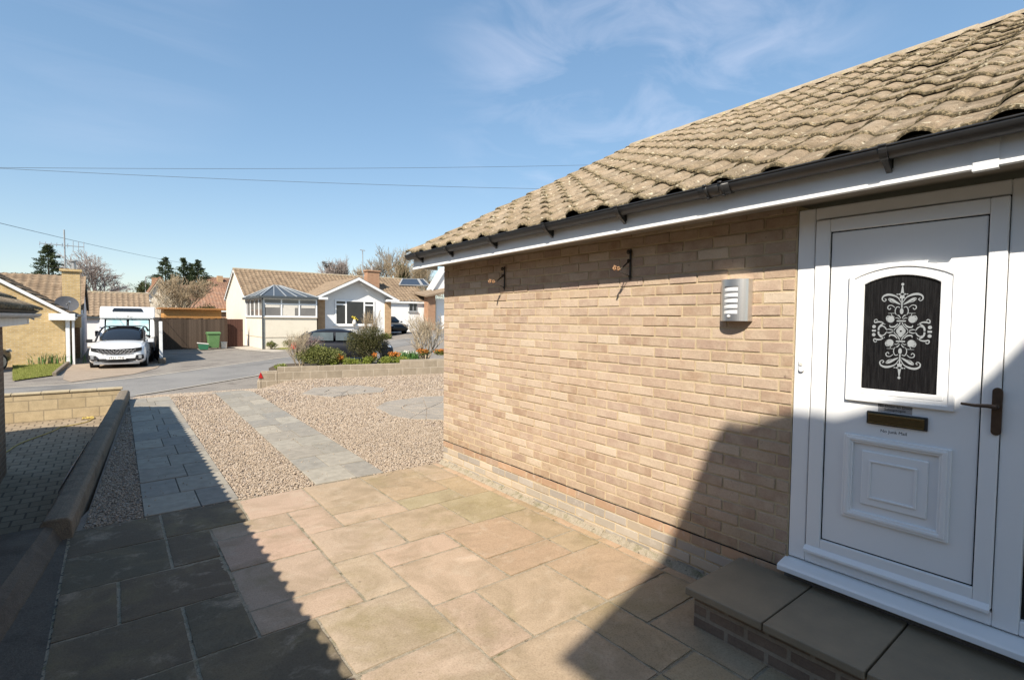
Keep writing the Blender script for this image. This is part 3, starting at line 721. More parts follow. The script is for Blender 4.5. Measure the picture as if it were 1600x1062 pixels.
for r in range(-4, 29):
    z0 = DPC + r * CH; z1 = z0 + CH
    y = YE + (0 if r % 2 else BL / 2)
    while y > YD:
        a, b_ = max(y - BL, YD), min(y, YE)
        if b_ - a > .03:
            if r >= 0: brick(mb, a, b_, z0, z1)
            else:
                tone = [(.41, .265, .17), (.355, .31, .26), (.40, .345, .275), (.30, .265, .22)][-1 - r]
                if r == -1 and R.random() < .4: tone = (.36, .255, .18)
                if r < -1 and R.random() < .3: tone = (.44, .36, .27)
                kk = R.uniform(.85, 1.15); tone = tuple(c * kk for c in tone); brick(pl, a, b_, z0, z1, tone)
        y -= BL
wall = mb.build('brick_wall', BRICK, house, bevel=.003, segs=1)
pl.build('plinth', PLINTH, wall, bevel=.003, segs=1)
mb = MB(); mb.box((XW + .0052, YD - .0015, -.06), (XW + .25, YE - .004, 2.53)); mb.box((XW + .06, -7, -.06), (XW + .25, YD - .02, .24)); mb.box((XW + .02, -7, -.06), (XW + .25, -.62, 2.53)); mb.box((XW + .25, YE - .25, -.06), (11, YE - .004, 2.53))
mb.prism([(XW + .25, YE - .2, 2.531), (11, YE - .2, 2.531), (7.1, YE - .2, 4.75)], (0, .18, 0)); mb.build('mortar', MORTAR, wall)
mb = MB()
yy = YE
for i in range(60): # dark damp course line, slightly ragged
    y1 = yy - .07; mb.box((XW - .001 + R.uniform(0, .003), y1, DPC - .005), (XW + .02, yy, DPC + R.uniform(.001, .004))); yy = y1
    if yy < 1.45: break
mb.build('damp_course', GASKET, wall)
# roof
PIT = math.atan(.522); E0 = Vector((2.886, 5.8, 2.583)); SL = 4.32 / math.cos(PIT)
vdir = (math.cos(PIT), 0, math.sin(PIT)); vb = (-math.cos(PIT), 0, math.sin(PIT))
XR = E0.x + 4.32; ZR = E0.z + 4.32 * .522
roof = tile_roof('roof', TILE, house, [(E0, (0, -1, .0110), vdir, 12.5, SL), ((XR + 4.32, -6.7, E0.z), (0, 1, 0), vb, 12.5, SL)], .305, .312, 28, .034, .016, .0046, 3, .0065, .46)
mb = MB(); vs = []; nb_ = 900
for i in range(nb_ + 1):
    u = 8.5 * i / nb_; f = (u / .312) % 1; pr = .034 * (max(0, math.sin(math.pi * f / .46)) ** .75 if f < .46 else 0)
    q_ = E0 + Vector((0, -1, .011)) * u + Vector(vdir) * (.022 + .012 * mnoise.noise((u * 9, 0, 1)))
    top_ = pr * (.50 + .35 * mnoise.noise((u * 5, 3, 2))) + .006 * mnoise.noise((u * 60, 1, 5))
    vs += [(q_.x, q_.y, q_.z - .05), (q_.x, q_.y, q_.z + top_), (q_.x + .08, q_.y, q_.z + .04)]
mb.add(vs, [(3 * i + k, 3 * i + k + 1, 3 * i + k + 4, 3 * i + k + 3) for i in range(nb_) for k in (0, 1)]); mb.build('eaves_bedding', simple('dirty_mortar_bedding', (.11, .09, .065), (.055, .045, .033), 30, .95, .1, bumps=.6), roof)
mb = MB()
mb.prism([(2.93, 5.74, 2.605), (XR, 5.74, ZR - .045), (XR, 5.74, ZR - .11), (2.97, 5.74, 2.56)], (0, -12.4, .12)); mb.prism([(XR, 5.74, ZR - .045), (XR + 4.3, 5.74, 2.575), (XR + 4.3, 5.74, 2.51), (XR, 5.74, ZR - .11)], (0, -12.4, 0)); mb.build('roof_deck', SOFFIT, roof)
for i in range(14):
    rb = MB(); y0 = 5.83 - i * .45; pts = []
    for q in range(7):
        a = math.pi * q / 6; pts.append((XR + .125 * math.cos(a), 0, ZR - .035 + .085 * math.sin(a)))
    vs = [(p[0] + R.uniform(-.004, .004), yv, p[2] + .011 * (5.8 - yv) + R.uniform(-.004, .004)) for yv in (y0, y0 - .46) for p in pts]
    rb.add(vs, [(q, q + 1, 8 + q, 7 + q) for q in range(6)] + [tuple(range(7)), tuple(range(13, 6, -1))]); rb.build('ridge_tile', RIDGEM, roof, smooth=False)
# fascia, soffit, gutter
fz0, fz1, fx = 2.425, 2.60, 2.965
GS, FS = .0122, .0135      # the gutter and fascia climb very slightly towards the near end
def fzl(y): return fz0 + FS * (5.78 - y)
def fzt(y): return fz1 + GS * (5.78 - y)
def board(b, x0, x1, ya, yb, lo, hi):
    b.add([(x0, ya, lo(ya)), (x1, ya, lo(ya)), (x1, yb, lo(yb)), (x0, yb, lo(yb)), (x0, ya, hi(ya)), (x1, ya, hi(ya)), (x1, yb, hi(yb)), (x0, yb, hi(yb))], [(0, 3, 2, 1), (4, 5, 6, 7), (0, 1, 5, 4), (1, 2, 6, 5), (2, 3, 7, 6), (3, 0, 4, 7)])
mb = MB(); board(mb, fx, fx + .02, -7, 5.78, fzl, fzt); board(mb, fx - .009, fx + .028, -7, 5.784, lambda y: fzl(y) - .014, lambda y: fzl(y) - .0005)
board(mb, fx - .006, fx - .0005, .46, .545, lambda y: fzl(y) - .016, lambda y: fzt(y) - .01); board(mb, fx - .016, fx + .02, .46, .545, lambda y: fzl(y) - .026, lambda y: fzl(y) - .0145)
mb.box((fx + .021, 5.755, fz0), (fx + .33, 5.785, fz1 + .02)); mb.prism([(fx, 5.758, fz1 + .003), (fx + .33, 5.758, fz1 + .003), (XR, 5.758, ZR - .03), (XR, 5.758, ZR - .2), (fx + .33, 5.758, fz1 + .0015), (fx, 5.758, fz1 + .0015)], (0, .026, 0))
mb.build('fascia', UPVC2, house, bevel=.003)
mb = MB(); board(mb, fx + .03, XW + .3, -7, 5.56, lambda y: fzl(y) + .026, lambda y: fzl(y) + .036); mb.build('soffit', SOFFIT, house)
gx, gz0, gr = 2.908, 2.577, .0515
def gzy(y): return gz0 + GS * (5.78 - y)
mb = MB(); n = 12
def halfround(y0, y1, r, th, b):
    vs = []
    for yv in (y0, y1):
        for rr in (r, r - th):
            for q in range(n + 1):
                a = math.pi + math.pi * q / n; vs.append((gx + rr * math.cos(a), yv, gzy(yv) + rr * math.sin(a) * 1.05))
    m_ = n + 1
    fs = []
    for q in range(n):
        fs += [(q, q + 1, 2 * m_ + q + 1, 2 * m_ + q), (m_ + q, 3 * m_ + q, 3 * m_ + q + 1, m_ + q + 1), (q, m_ + q, m_ + q + 1, q + 1), (2 * m_ + q, 2 * m_ + q + 1, 3 * m_ + q + 1, 3 * m_ + q)]
    fs += [(0, 2 * m_, 3 * m_, m_), (n, m_ + n, 3 * m_ + n, 2 * m_ + n)]
    b.add(vs, fs)
halfround(-7, 5.80, gr, .004, mb)
mb.tube([(gx - gr, -7, gzy(-7)), (gx - gr, 5.8, gzy(5.8))], .0055, 8)
mb.prism([(gx + gr * .99 * math.cos(math.pi + math.pi * q / n), 5.795, gzy(5.8) + gr * 1.04 * math.sin(math.pi + math.pi * q / n)) for q in range(n + 1)], (0, .006, 0))
gut = mb.build('gutter', BLACKP, house, smooth=True)
gut.data.polygons.foreach_set('use_smooth', [True] * len(gut.data.polygons))
for y in (.85, 2.46, 3.24, 4.04, 4.85, 5.53):
    gzc = gzy(y); b = MB(); halfround(y - .016, y + .016, gr + .006, .0065, b); b.box((gx + gr - .002, y - .016, gzc - .085), (fx - .0005, y + .016, gzc - .005)); b.tube([(gx - gr - .007, y - .016, gzc + .003), (gx - gr - .007, y + .016, gzc + .003)], .006, 6)
    b.prism([(gx - .02, y - .012, gzc - gr - .004), (fx - .001, y - .012, gzc - .105), (fx - .001, y - .012, gzc - .06), (gx + .03, y - .012, gzc - gr + .01)], (0, .024, 0)); b.build('gutter_bracket', BLACKP, gut)
b = MB()
for y in (1.66, 1.76): gzc = gzy(y); halfround(y - .011, y + .011, gr + .007, .0075, b); b.tube([(gx - gr - .009, y - .011, gzc + .005), (gx - gr - .009, y + .011, gzc + .005)], .0075, 6); b.ellipsoid((gx - .01, y, gzc - gr - .010), (.016, .011, .010), 8, 6)
halfround(1.61, 1.81, gr + .0035, .004, b); b.build('gutter_union', BLACKP, gut, smooth=True)

# door set -------------------------------------------------------------
FX = XW + .006
def yz(y0, y1, z0, z1, x0, x1): return ((x0, min(y0, y1), min(z0, z1)), (x1, max(y0, y1), max(z0, z1)))
mb = MB()
mb.box(*yz(1.388, 1.294, .376, 2.48, FX, FX + .07)); mb.box(*yz(.46, .366, .376, 2.48, FX, FX + .07)); mb.box(*yz(1.294, .46, 2.41, 2.48, FX, FX + .07)); mb.box(*yz(1.294, .46, .376, .442, FX, FX + .07))
mb.box(*yz(.366, -.62, 2.41, 2.48, FX + .001, FX + .07)); mb.box(*yz(.366, -.62, .376, .445, FX + .001, FX + .07)); mb.box(*yz(-.55, -.62, .445, 2.41, FX, FX + .07))
mb.box(*yz(.366, -.62, 1.25, 1.33, FX + .002, FX + .06))
frame = mb.build('door_frame', UPVC, house, bevel=.006)
mb = MB(); mb.box(*yz(.366, -.55, .445, 1.25, FX + .035, FX + .045)); mb.box(*yz(.366, -.55, 1.33, 2.41, FX + .035, FX + .045)); mb.build('sidelight_glass', DOORGLASS, frame)
mb = MB(); mb.prism([(XW - .105, 1.405, .312), (XW - .105, 1.405, .342), (XW - .09, 1.405, .350), (FX + .06, 1.405, .374), (FX + .06, 1.405, .312)], (0, -2.05, 0)); mb.build('sill', UPVC, frame, bevel=.003)
mb = MB(); mb.box((XW - .012, -.66, -.02), (XW + .2, 1.40, .3115)); mb.build('sill_plinth', m_ground('dark_plinth', (.16, .145, .14), (.20, .18, .165), (.12, .11, .105), 4, 120), frame)
SX = FX - .010   # sash face
door = thing('tmp', (0, 0, 0), 'x', 'x'); bpy.data.objects.remove(door)
mb = MB()
mb.box(*yz(1.287, 1.211, .455, 2.405, SX, SX + .05)); mb.box(*yz(.53, .463, .455, 2.405, SX, SX + .05)); mb.box(*yz(1.211, .53, 2.332, 2.405, SX, SX + .05)); mb.box(*yz(1.211, .53, .455, .536, SX, SX + .05))
PX = SX + .012
mb.box(*yz(1.205, .536, .542, 2.326, PX, PX + .03))
door = mb.build('door', UPVC, house, bevel=.005)
mb = MB(); mb.box(*yz(1.212, .529, .534, 2.334, PX + .004, PX + .02)); mb.box(*yz(1.294, .456, .444, 2.412, SX + .03, SX + .045)); mb.build('gasket', GASKET, door)
mb = MB(); mb.prism([(SX - .03, 1.29, .447), (SX - .03, 1.29, .462), (SX - .002, 1.29, .483), (SX - .002, 1.29, .447)], (0, -.825, 0)); mb.build('weather_bar', UPVC, door, bevel=.002)
# glazed opening with arched head
def arch_ring(b, y0, y1, z0, zs, rise, wd, x0, x1, nseg=14):
    """closed frame: straight foot and sides, arched head; band of width wd inside the outline"""
    def outline(yl, yr, zb, zt, rs):
        pts = [(yl, zb), (yr, zb)]
        for q in range(nseg + 1):
            t = q / nseg; y = yr + (yl - yr) * t; pts.append((y, zt + rs * math.sin(math.pi * t) ** .8 if rs else zt))
        return pts
    o = outline(y0, y1, z0, zs, rise); i = outline(y0 - wd, y1 + wd, z0 + wd, zs - wd * .9, rise)
    m_ = len(o)
    vs = [(x0, *p) for p in o] + [(x0, *p) for p in i] + [(x1, *p) for p in o] + [(x1, *p) for p in i]
    fs = []
    for k in range(m_):
        k2 = (k + 1) % m_
        fs += [(k, k2, m_ + k2, m_ + k), (2 * m_ + k, 3 * m_ + k, 3 * m_ + k2, 2 * m_ + k2), (k, 2 * m_ + k, 2 * m_ + k2, k2), (m_ + k, m_ + k2, 3 * m_ + k2, 3 * m_ + k)]
    b.add(vs, fs)
mb = MB()
arch_ring(mb, 1.104, .628, 1.378, 2.075, .056, .026, PX - .020, PX + .004)
arch_ring(mb, 1.080, .652, 1.402, 2.054, .052, .022, PX - .013, PX + .004)
arch_ring(mb, 1.060, .672, 1.422, 2.046, .044, .029, PX - .015, PX + .004)
mb.build('glazing_surround', UPVC, door, bevel=.005, segs=3)
gl = MB(); out = [(1.037, 1.445), (.687, 1.445)] + [(.687 + .35 * q / 14, 2.040 + .026 * math.sin(math.pi * q / 14) ** .8) for q in range(15)]
gl.prism([(PX - .003, y, z) for y, z in out], (.006, 0, 0)); pane = gl.build('glass_pane', DOORGLASS, door)
# etched ornament on the glass: fourfold scrollwork
orn = MB(); OC = (.860, 1.770); GXF = PX - .0036
def O_(u, v, su, sv): return (OC[0] - u * su, OC[1] + v * sv)
U = .1 / .21   # authoring units -> metres are given directly below
def stroke(pts, ws, su, sv):
    P = [Vector(p) for p in pts]; 
    # smooth (Catmull-Rom)
    Q = []; W = []
    for i in range(len(P) - 1):
        p0 = P[max(i - 1, 0)]; p1 = P[i]; p2 = P[i + 1]; p3 = P[min(i + 2, len(P) - 1)]
        for k in range(6):
            t = k / 6; Q.append(.5 * ((2 * p1) + (-p0 + p2) * t + (2 * p0 - 5 * p1 + 4 * p2 - p3) * t * t + (-p0 + 3 * p1 - 3 * p2 + p3) * t ** 3)); W.append(ws[i] + (ws[i + 1] - ws[i]) * t)
    Q.append(P[-1]); W.append(ws[-1]); vs = []
    for i, p in enumerate(Q):
        d = (Q[min(i + 1, len(Q) - 1)] - Q[max(i - 1, 0)]); d = d.normalized() if d.length else Vector((1, 0)); nrm = Vector((-d.y, d.x)) * W[i] * .34
        for s_ in (p + nrm, p - nrm): vs.append((GXF, *O_(s_.x, s_.y, su, sv)))
    orn.add(vs, [(2 * i, 2 * i + 1, 2 * i + 3, 2 * i + 2) for i in range(len(Q) - 1)])
def ell(u, v, a, b_, su=1, sv=1, n_=14):
    orn.add([(GXF, *O_(u + a * math.cos(2 * math.pi * k / n_), v + b_ * math.sin(2 * math.pi * k / n_), su, sv)) for k in range(n_)], [tuple(range(n_))])
mm = .001
for sv in (1, -1):
    # axial finial
    orn.add([(GXF, *O_(-.011, .172, 1, sv)), (GXF, *O_(.011, .172, 1, sv)), (GXF, *O_(.002, .238, 1, sv)), (GXF, *O_(-.002, .238, 1, sv))], [(0, 1, 2, 3)])
    ell(0, .246, .0065, .007, 1, sv); ell(0, .194, .007, .006, 1, sv)
    orn.add([(GXF, *O_(a, b_, 1, sv)) for a, b_ in ((-.003, .122), (.003, .122), (.003, .172), (-.003, .172))], [(0, 1, 2, 3)])
    ell(0, .105, .008, .016, 1, sv, 10)
    orn.add([(GXF, *O_(a, b_, 1, sv)) for a, b_ in ((-.020, .050), (.020, .050), (.020, .057), (-.020, .057))], [(0, 1, 2, 3)])
    for su in (1, -1):
        ell(.012, .194, .005, .004, su, sv, 8); ell(.022, .194, .004, .003, su, sv, 8)
        stroke([(.004, .150), (.018, .176), (.042, .190), (.066, .193), (.084, .184), (.088, .168), (.078, .158), (.070, .166), (.077, .172)], [.004, .007, .015, .016, .011, .007, .006, .006, .007], su, sv)
        stroke([(.006, .140), (.022, .150), (.044, .166), (.058, .170), (.048, .155), (.030, .150)], [.004, .014, .018, .012, .006, .002], su, sv)
        stroke([(.008, .124), (.020, .128), (.028, .112), (.026, .092), (.014, .080)], [.005, .006, .006, .005, .003], su, sv)
        stroke([(.030, .124), (.044, .136), (.058, .134), (.062, .122), (.054, .114), (.048, .122)], [.004, .006, .007, .006, .006, .006], su, sv)
        stroke([(.028, .094), (.044, .094), (.060, .094)], [.003, .004, .002], su, sv); stroke([(.044, .094), (.042, .082), (.030, .074)], [.004, .004, .003], su, sv)
        ell(.047, .062, .017, .018, su, sv); stroke([(.047, .079), (.060, .080), (.066, .066), (.060, .050)], [.004, .006, .007, .004], su, sv)
        stroke([(.003, .068), (.012, .082), (.024, .086)], [.004, .008, .003], su, sv); stroke([(.006, .062), (.018, .070), (.026, .068)], [.003, .006, .003], su, sv)
        stroke([(.004, .046), (.012, .028), (.026, .012), (.030, .003)], [.007, .006, .005, .005], su, sv)
        stroke([(.014, .040), (.028, .024), (.046, .022), (.050, .032)], [.004, .012, .010, .003], su, sv)
        stroke([(.004, .030), (.010, .016), (.020, .004)], [.004, .009, .004], su, sv)
        stroke([(.034, .003), (.050, .009), (.064, .007)], [.006, .008, .003], su, sv)
        stroke([(.062, .004), (.072, .020), (.084, .026), (.092, .020)], [.006, .008, .008, .004], su, sv)
        stroke([(.100, .003), (.098, .018), (.088, .032), (.074, .040)], [.011, .012, .011, .005], su, sv)
        stroke([(.070, .034), (.086, .046), (.104, .048), (.118, .044), (.120, .056), (.112, .062), (.106, .056)], [.004, .008, .012, .008, .006, .006, .006], su, sv)
        ell(.121, .022, .0085, .009, su, sv)
for su in (1, -1):
    orn.add([(GXF, *O_(a, b_, su, 1)) for a, b_ in ((.112, -.005), (.130, -.005), (.130, .005), (.112, .005))], [(0, 1, 2, 3)])
dm = [(0, .036), (.008, .012), (.022, 0), (.008, -.012), (0, -.036), (-.008, -.012), (-.022, 0), (-.008, .012)]
orn.add([(GXF, *O_(a, b_, 1, 1)) for a, b_ in dm], [tuple(range(8))])
orn.build('etched_ornament', ETCH, door)
b = MB(); b.add([(GXF - .0004, *O_(.005 * math.cos(k * .785), .005 * math.sin(k * .785), 1, 1)) for k in range(8)], [tuple(range(8))]); b.build('ornament_centre', DOORGLASS, door)
# lower raised panel
mb = MB()
def rect_ring(b, y0, y1, z0, z1, wd, x0, x1): arch_ring(b, y0, y1, z0, z1 + wd * -.1, 0, wd, x0, x1, 1)
rect_ring(mb, 1.104, .630, .716, 1.192, .048, PX - .016, PX + .003)
rect_ring(mb, 1.090, .644, .730, 1.178, .022, PX - .022, PX + .003)
mb.box(*yz(1.014, .720, .808, 1.107, PX - .010, PX + .003)); mb.build('panel_moulding', UPVC, door, bevel=.006, segs=3)
mb = MB(); rect_ring(mb, .978, .763, .848, 1.062, .012, PX - .017, PX - .0085); mb.build('panel_bead', UPVC, door, bevel=.003)
# letterbox
mb = MB(); mb.box(*yz(.998, .730, 1.261, 1.331, PX - .012, PX + .002)); lb = mb.build('letterbox', BLACKP, door, bevel=.004)
mb = MB(); mb.box(*yz(.990, .742, 1.269, 1.322, PX - .015, PX - .011)); mb.build('letterbox_flap', BRASS, door, bevel=.002)
mb = MB(); mb.box(*yz(.990, .742, 1.314, 1.319, PX - .0175, PX - .0155)); mb.box(*yz(.990, .742, 1.268, 1.2715, PX - .0175, PX - .0155)); mb.build('letterbox_trim', BRIGHTBRASS, door)
# handle
mb = MB(); pts = []
for q in range(9): a = math.pi * q / 8; pts.append((.4735 + .0185 * math.cos(a), 1.497 + .0185 * math.sin(a)))
for q in range(9): a = math.pi + math.pi * q / 8; pts.append((.4735 + .0185 * math.cos(a), 1.309 + .0185 * math.sin(a)))
mb.prism([(SX - .010, y, z) for y, z in pts], (.0105, 0, 0))
mb.tube([(SX - .01, .4735, 1.428), (SX - .048, .4735, 1.428)], .011, 10); mb.tube([(SX - .045, .470, 1.428), (SX - .050, .50, 1.430), (SX - .052, .545, 1.427), (SX - .052, .595, 1.430)], [.0115, .010, .008, .0065], 10)
mb.build('handle', BRONZE, door, bevel=.002)
# notices
def doorM(y, z, x): return Matrix(((0, 0, -1, x), (-1, 0, 0, y), (0, 1, 0, z), (0, 0, 0, 1)))
mb = MB(); mb.box(*yz(.948, .798, 1.334, 1.384, PX - .0008, PX + .001)); mb.build('notice', NOTICED, door)
textmesh('notice_text', 'No Door to Door\nSalespeople', doorM(.873, 1.3575, PX - .0012), .0205, INK, door, .0003)
mb = MB(); mb.box(*yz(.945, .805, 1.215, 1.247, PX - .0006, PX + .001)); mb.build('notice', UPVC, door)
textmesh('notice_text', 'No Junk Mail', doorM(.875, 1.229, PX - .0010), .0225, INK, door, .0003)

# doorbell, lamp, brackets ------------------------------------------------
db = thing('doorbell', (FX, 1.343, 1.555), 'small white oblong doorbell push on the left door jamb', 'doorbell')
mb = MB(); mb.prism([(FX - .016, 1.343 + .0165 * math.cos(a) , 1.555 + (.025 if math.sin(a) > 0 else -.025) + .0165 * math.sin(a)) for a in [2 * math.pi * k / 20 + .05 for k in range(20)]], (.016, 0, 0)); mb.build('housing', UPVC, db, bevel=.004)
mb = MB(); mb.disc((FX - .018, 1.343, 1.560), (1, 0, 0), .0105, .006, 18); mb.build('button', PALEP, db, bevel=.001)
LY, LZ0, LZ1 = 1.755, 1.815, 2.088
lamp = thing('wall_lamp', (XW, LY, LZ0), 'curved brushed steel wall lamp with louvred white front on the brick wall', 'wall lamp')
mb = MB(); hw, dp = .104, .082; nseg = 20
def lampx(t): # t -1..1
    return XW - .004 - dp * (max(0.0, 1 - t * t)) ** .5 * .85 - .010
arc = [(lampx(-1 + 2 * k / nseg), LY - hw * (-1 + 2 * k / nseg)) for k in range(nseg + 1)]
# slots: front t range -.62 .. .28 ; rows
ts = [-1 + 2 * k / nseg for k in range(nseg + 1)]
slot_k0, slot_k1 = 5, 14
rows_z = [LZ0, LZ0 + .048]; 
for k in range(5): rows_z += [LZ0 + .048 + k * .037 + .0295, LZ0 + .048 + (k + 1) * .037]
rows_z[-1] = LZ1
for k in range(nseg):
    for r in range(len(rows_z) - 1):
        slot = (r % 2 == 1) and slot_k0 <= k < slot_k1
        if not slot:
            (xa, ya_), (xb, yb) = arc[k], arc[k + 1]
            mb.add([(xa, ya_, rows_z[r]), (xb, yb, rows_z[r]), (xb, yb, rows_z[r + 1]), (xa, ya_, rows_z[r + 1])], [(0, 1, 2, 3)])
mb.add([(x, y, LZ1) for x, y in arc] + [(XW, LY - hw, LZ1), (XW, LY + hw, LZ1)], [tuple(range(nseg + 3))])
mb.add([(x, y, LZ0) for x, y in arc] + [(XW, LY - hw, LZ0), (XW, LY + hw, LZ0)], [tuple(range(nseg + 3))])
for (x, y) in (arc[0], arc[-1]): mb.add([(x, y, LZ0), (XW, y, LZ0), (XW, y, LZ1), (x, y, LZ1)], [(0, 1, 2, 3)])
body = mb.build('lamp_body', BRUSHED, lamp, smooth=False)
mb = MB(); inner = [(x + .006, LY + (y - LY) * .95) for x, y in arc]
for k in range(nseg): mb.add([(inner[k][0], inner[k][1], LZ0 + .03), (inner[k + 1][0], inner[k + 1][1], LZ0 + .03), (inner[k + 1][0], inner[k + 1][1], LZ1 - .01), (inner[k][0], inner[k][1], LZ1 - .01)], [(0, 1, 2, 3)])
mb.build('diffuser', DIFFUSER, lamp, smooth=True)
mb = MB(); mb.ellipsoid((lampx(-.16) - .002, LY + .016, LZ0 + .030), (.009, .0105, .009), 12, 8); mb.build('motion_sensor', DIFFUSER, lamp, smooth=True)
def spiral(c, u, v, r0, turns, n_=20, start=0.0):
    return [Vector(c) + Vector(u) * (r0 * (1 - .75 * k / n_) * math.cos(start + turns * 2 * math.pi * k / n_)) + Vector(v) * (r0 * (1 - .75 * k / n_) * math.sin(start + turns * 2 * math.pi * k / n_)) for k in range(n_ + 1)]
hooks = []
for (Y, top, lab) in ((2.649, 2.378, 'black iron hanging basket bracket on the wall nearer the steel lamp'), (4.306, 2.362, 'black iron hanging basket bracket near the far end of the brick wall')):
    h = thing('basket_bracket', (XW, Y, top - .24), lab, 'bracket', 'hanging basket brackets on the brick wall')
    mb = MB(); mb.box((XW - .010, Y - .008, top - .245), (XW - .003, Y + .008, top)); mb.disc((XW - .008, Y, top - .02), (1, 0, 0), .010, .014, 10); mb.disc((XW - .008, Y, top - .22), (1, 0, 0), .010, .014, 10); mb.build('backplate', IRON, h)
    mb = MB(); mb.tube([(XW - .010, Y, top - .02), (XW - .03, Y, top - .012)] + spiral((XW - .034, Y, top - .028), (1, 0, 0), (0, 0, 1), .017, 1.2, 16, 1.57), .005, 6); mb.tube([(XW - .010, Y, top - .10)] + spiral((XW - .030, Y, top - .10), (1, 0, 0), (0, 0, 1), .018, 1.2, 16, 0), .005, 6)
    sc_ = mb; mb = MB(); mb.v, mb.f, mb.tone = sc_.v, sc_.f, sc_.tone; mb.box((XW - .0105, Y - .004, top - .105), (XW - .0085, Y + .004, top - .015)); mb.build('scroll', IRON, h, smooth=True); mb = MB(); mb.tube([(XW - .01, Y, top - .085), (XW - .075, Y, top - .135), (XW - .145, Y, top - .182)], .0055, 6); mb.tube([(XW - .01, Y, top - .215), (XW - .07, Y, top - .20), (XW - .14, Y, top - .186)], .0035, 6); mb.build('arm', IRON, h, smooth=True)
    mb = MB(); mb.tube(spiral((XW - .150, Y, top - .168), (1, 0, 0), (0, 0, 1), .019, 1.15, 18, -.4), .006, 6); mb.tube([(XW - .165, Y, top - .16), (XW - .18, Y, top - .15)] + spiral((XW - .20, Y, top - .165), (-1, 0, 0), (0, 0, 1), .019, 1.1, 18, 1.4), .006, 6); mb.build('scroll_hook', RUSTY, h, smooth=True)

# doorstep -----------------------------------------------------------------
st = thing('doorstep', (3.0, .6, 0), 'raised doorstep of three sandstone slabs on a brick base below the white door', 'step')
mb = MB(); mb.box((2.700, -1.0, -.01), (XW - .014, 1.665, .205)); mb.build('brick_base', STEPBRICK, st, bevel=.004)
for (a, b_) in ((1.690, 1.240), (1.232, .775), (.767, .31), (.302, -.155), (-.163, -.62)):
    mb = MB(); mb.box((2.640 + R.uniform(-.004, .004), b_, .206), (XW - .0125, a, .250 + R.uniform(-.002, .002))); mb.build('step_slab', STEPSLAB, st, bevel=.007, segs=3)

# ------------------------------------------------------------------ generic houses
def gable_house(name, label, x0, x1, y0, y1, zg, ze, zr, axis, wm, rm, over=.25, tw=.312, spt=6, amp=.045, gauge=.345, barge=UPVC2, seed=1, loc=None):
    h = thing(name, loc or ((x0 + x1) / 2, (y0 + y1) / 2, zg), label, 'house')
    mb = MB()
    if axis == 'x':
        ym = (y0 + y1) / 2; mb.prism([(x0, y0, zg - .5), (x0, y1, zg - .5), (x0, y1, ze), (x0, ym, zr - .06), (x0, y0, ze)], (x1 - x0, 0, 0))
        rise = zr - ze; run = (y1 - y0) / 2; k = rise / run; e = over; c = math.cos(math.atan(k)); s = math.sin(math.atan(k)); S = (run + e) / c
        planes = [((x0 - over * .6, y0 - e, ze - e * k), (1, 0, 0), (0, c, s), x1 - x0 + 1.2 * over, S), ((x1 + over * .6, y1 + e, ze - e * k), (-1, 0, 0), (0, -c, s), x1 - x0 + 1.2 * over, S)]
    else:
        xm = (x0 + x1) / 2; mb.prism([(x0, y0, zg - .5), (x1, y0, zg - .5), (x1, y0, ze), (xm, y0, zr - .06), (x0, y0, ze)], (0, y1 - y0, 0))
        rise = zr - ze; run = (x1 - x0) / 2; k = rise / run; e = over; c = math.cos(math.atan(k)); s = math.sin(math.atan(k)); S = (run + e) / c
        planes = [((x0 - e, y1 + over * .6, ze - e * k), (0, -1, 0), (c, 0, s), y1 - y0 + 1.2 * over, S), ((x1 + e, y0 - over * .6, ze - e * k), (0, 1, 0), (-c, 0, s), y1 - y0 + 1.2 * over, S)]
    wall_ = mb.build('wall', wm, h)
    rf = tile_roof('roof', rm, h, planes, gauge, tw, spt, amp, .036, .003, seed)
    mb = MB(); t = .16
    if axis == 'x':
        for xx in (x0 - over * .6 + .01, x1 + over * .6 - .035):
            for sg in (1, -1):
                ye = y0 - e if sg == 1 else y1 + e
                mb.prism([(xx, ye, ze - e * k - .012), (xx, (y0 + y1) / 2, zr - .012), (xx, (y0 + y1) / 2, zr - t), (xx, ye, ze - e * k - t)], (.025, 0, 0))
        for ye, d in ((y0 - e + .01, .02), (y1 + e - .03, .02)): mb.box((x0 - over * .5, ye, ze - e * k - .16), (x1 + over * .5, ye + d, ze - e * k - .003))
        mb.box((x0 - .05, y0 - e + .032, ze - e * k - .13), (x1 + .05, y0 - .002, ze - e * k - .11))
    else:
        for yy in (y0 - over * .6 + .01, y1 + over * .6 - .035):
            for sg in (1, -1):
                xe = x0 - e if sg == 1 else x1 + e
                mb.prism([(xe, yy, ze - e * k - .012), ((x0 + x1) / 2, yy, zr - .012), ((x0 + x1) / 2, yy, zr - t), (xe, yy, ze - e * k - t)], (0, .025, 0))
        for xe, d in ((x0 - e + .01, .02), (x1 + e - .03, .02)): mb.box((xe, y0 - over * .5, ze - e * k - .16), (xe + d, y1 + over * .5, ze - e * k - .003))
    mb.build('bargeboard', barge, h)
    mb = MB()
    if axis == 'x': mb.tube([(x0 - over * .6, (y0 + y1) / 2, zr + .01), (x1 + over * .6, (y0 + y1) / 2, zr + .01)], .09, 8)
    else: mb.tube([((x0 + x1) / 2, y0 - over * .6, zr + .01), ((x0 + x1) / 2, y1 + over * .6, zr + .01)], .09, 8)
    mb.build('ridge', RIDGEM if rm is not REDTILE else rm, rf)
    return h
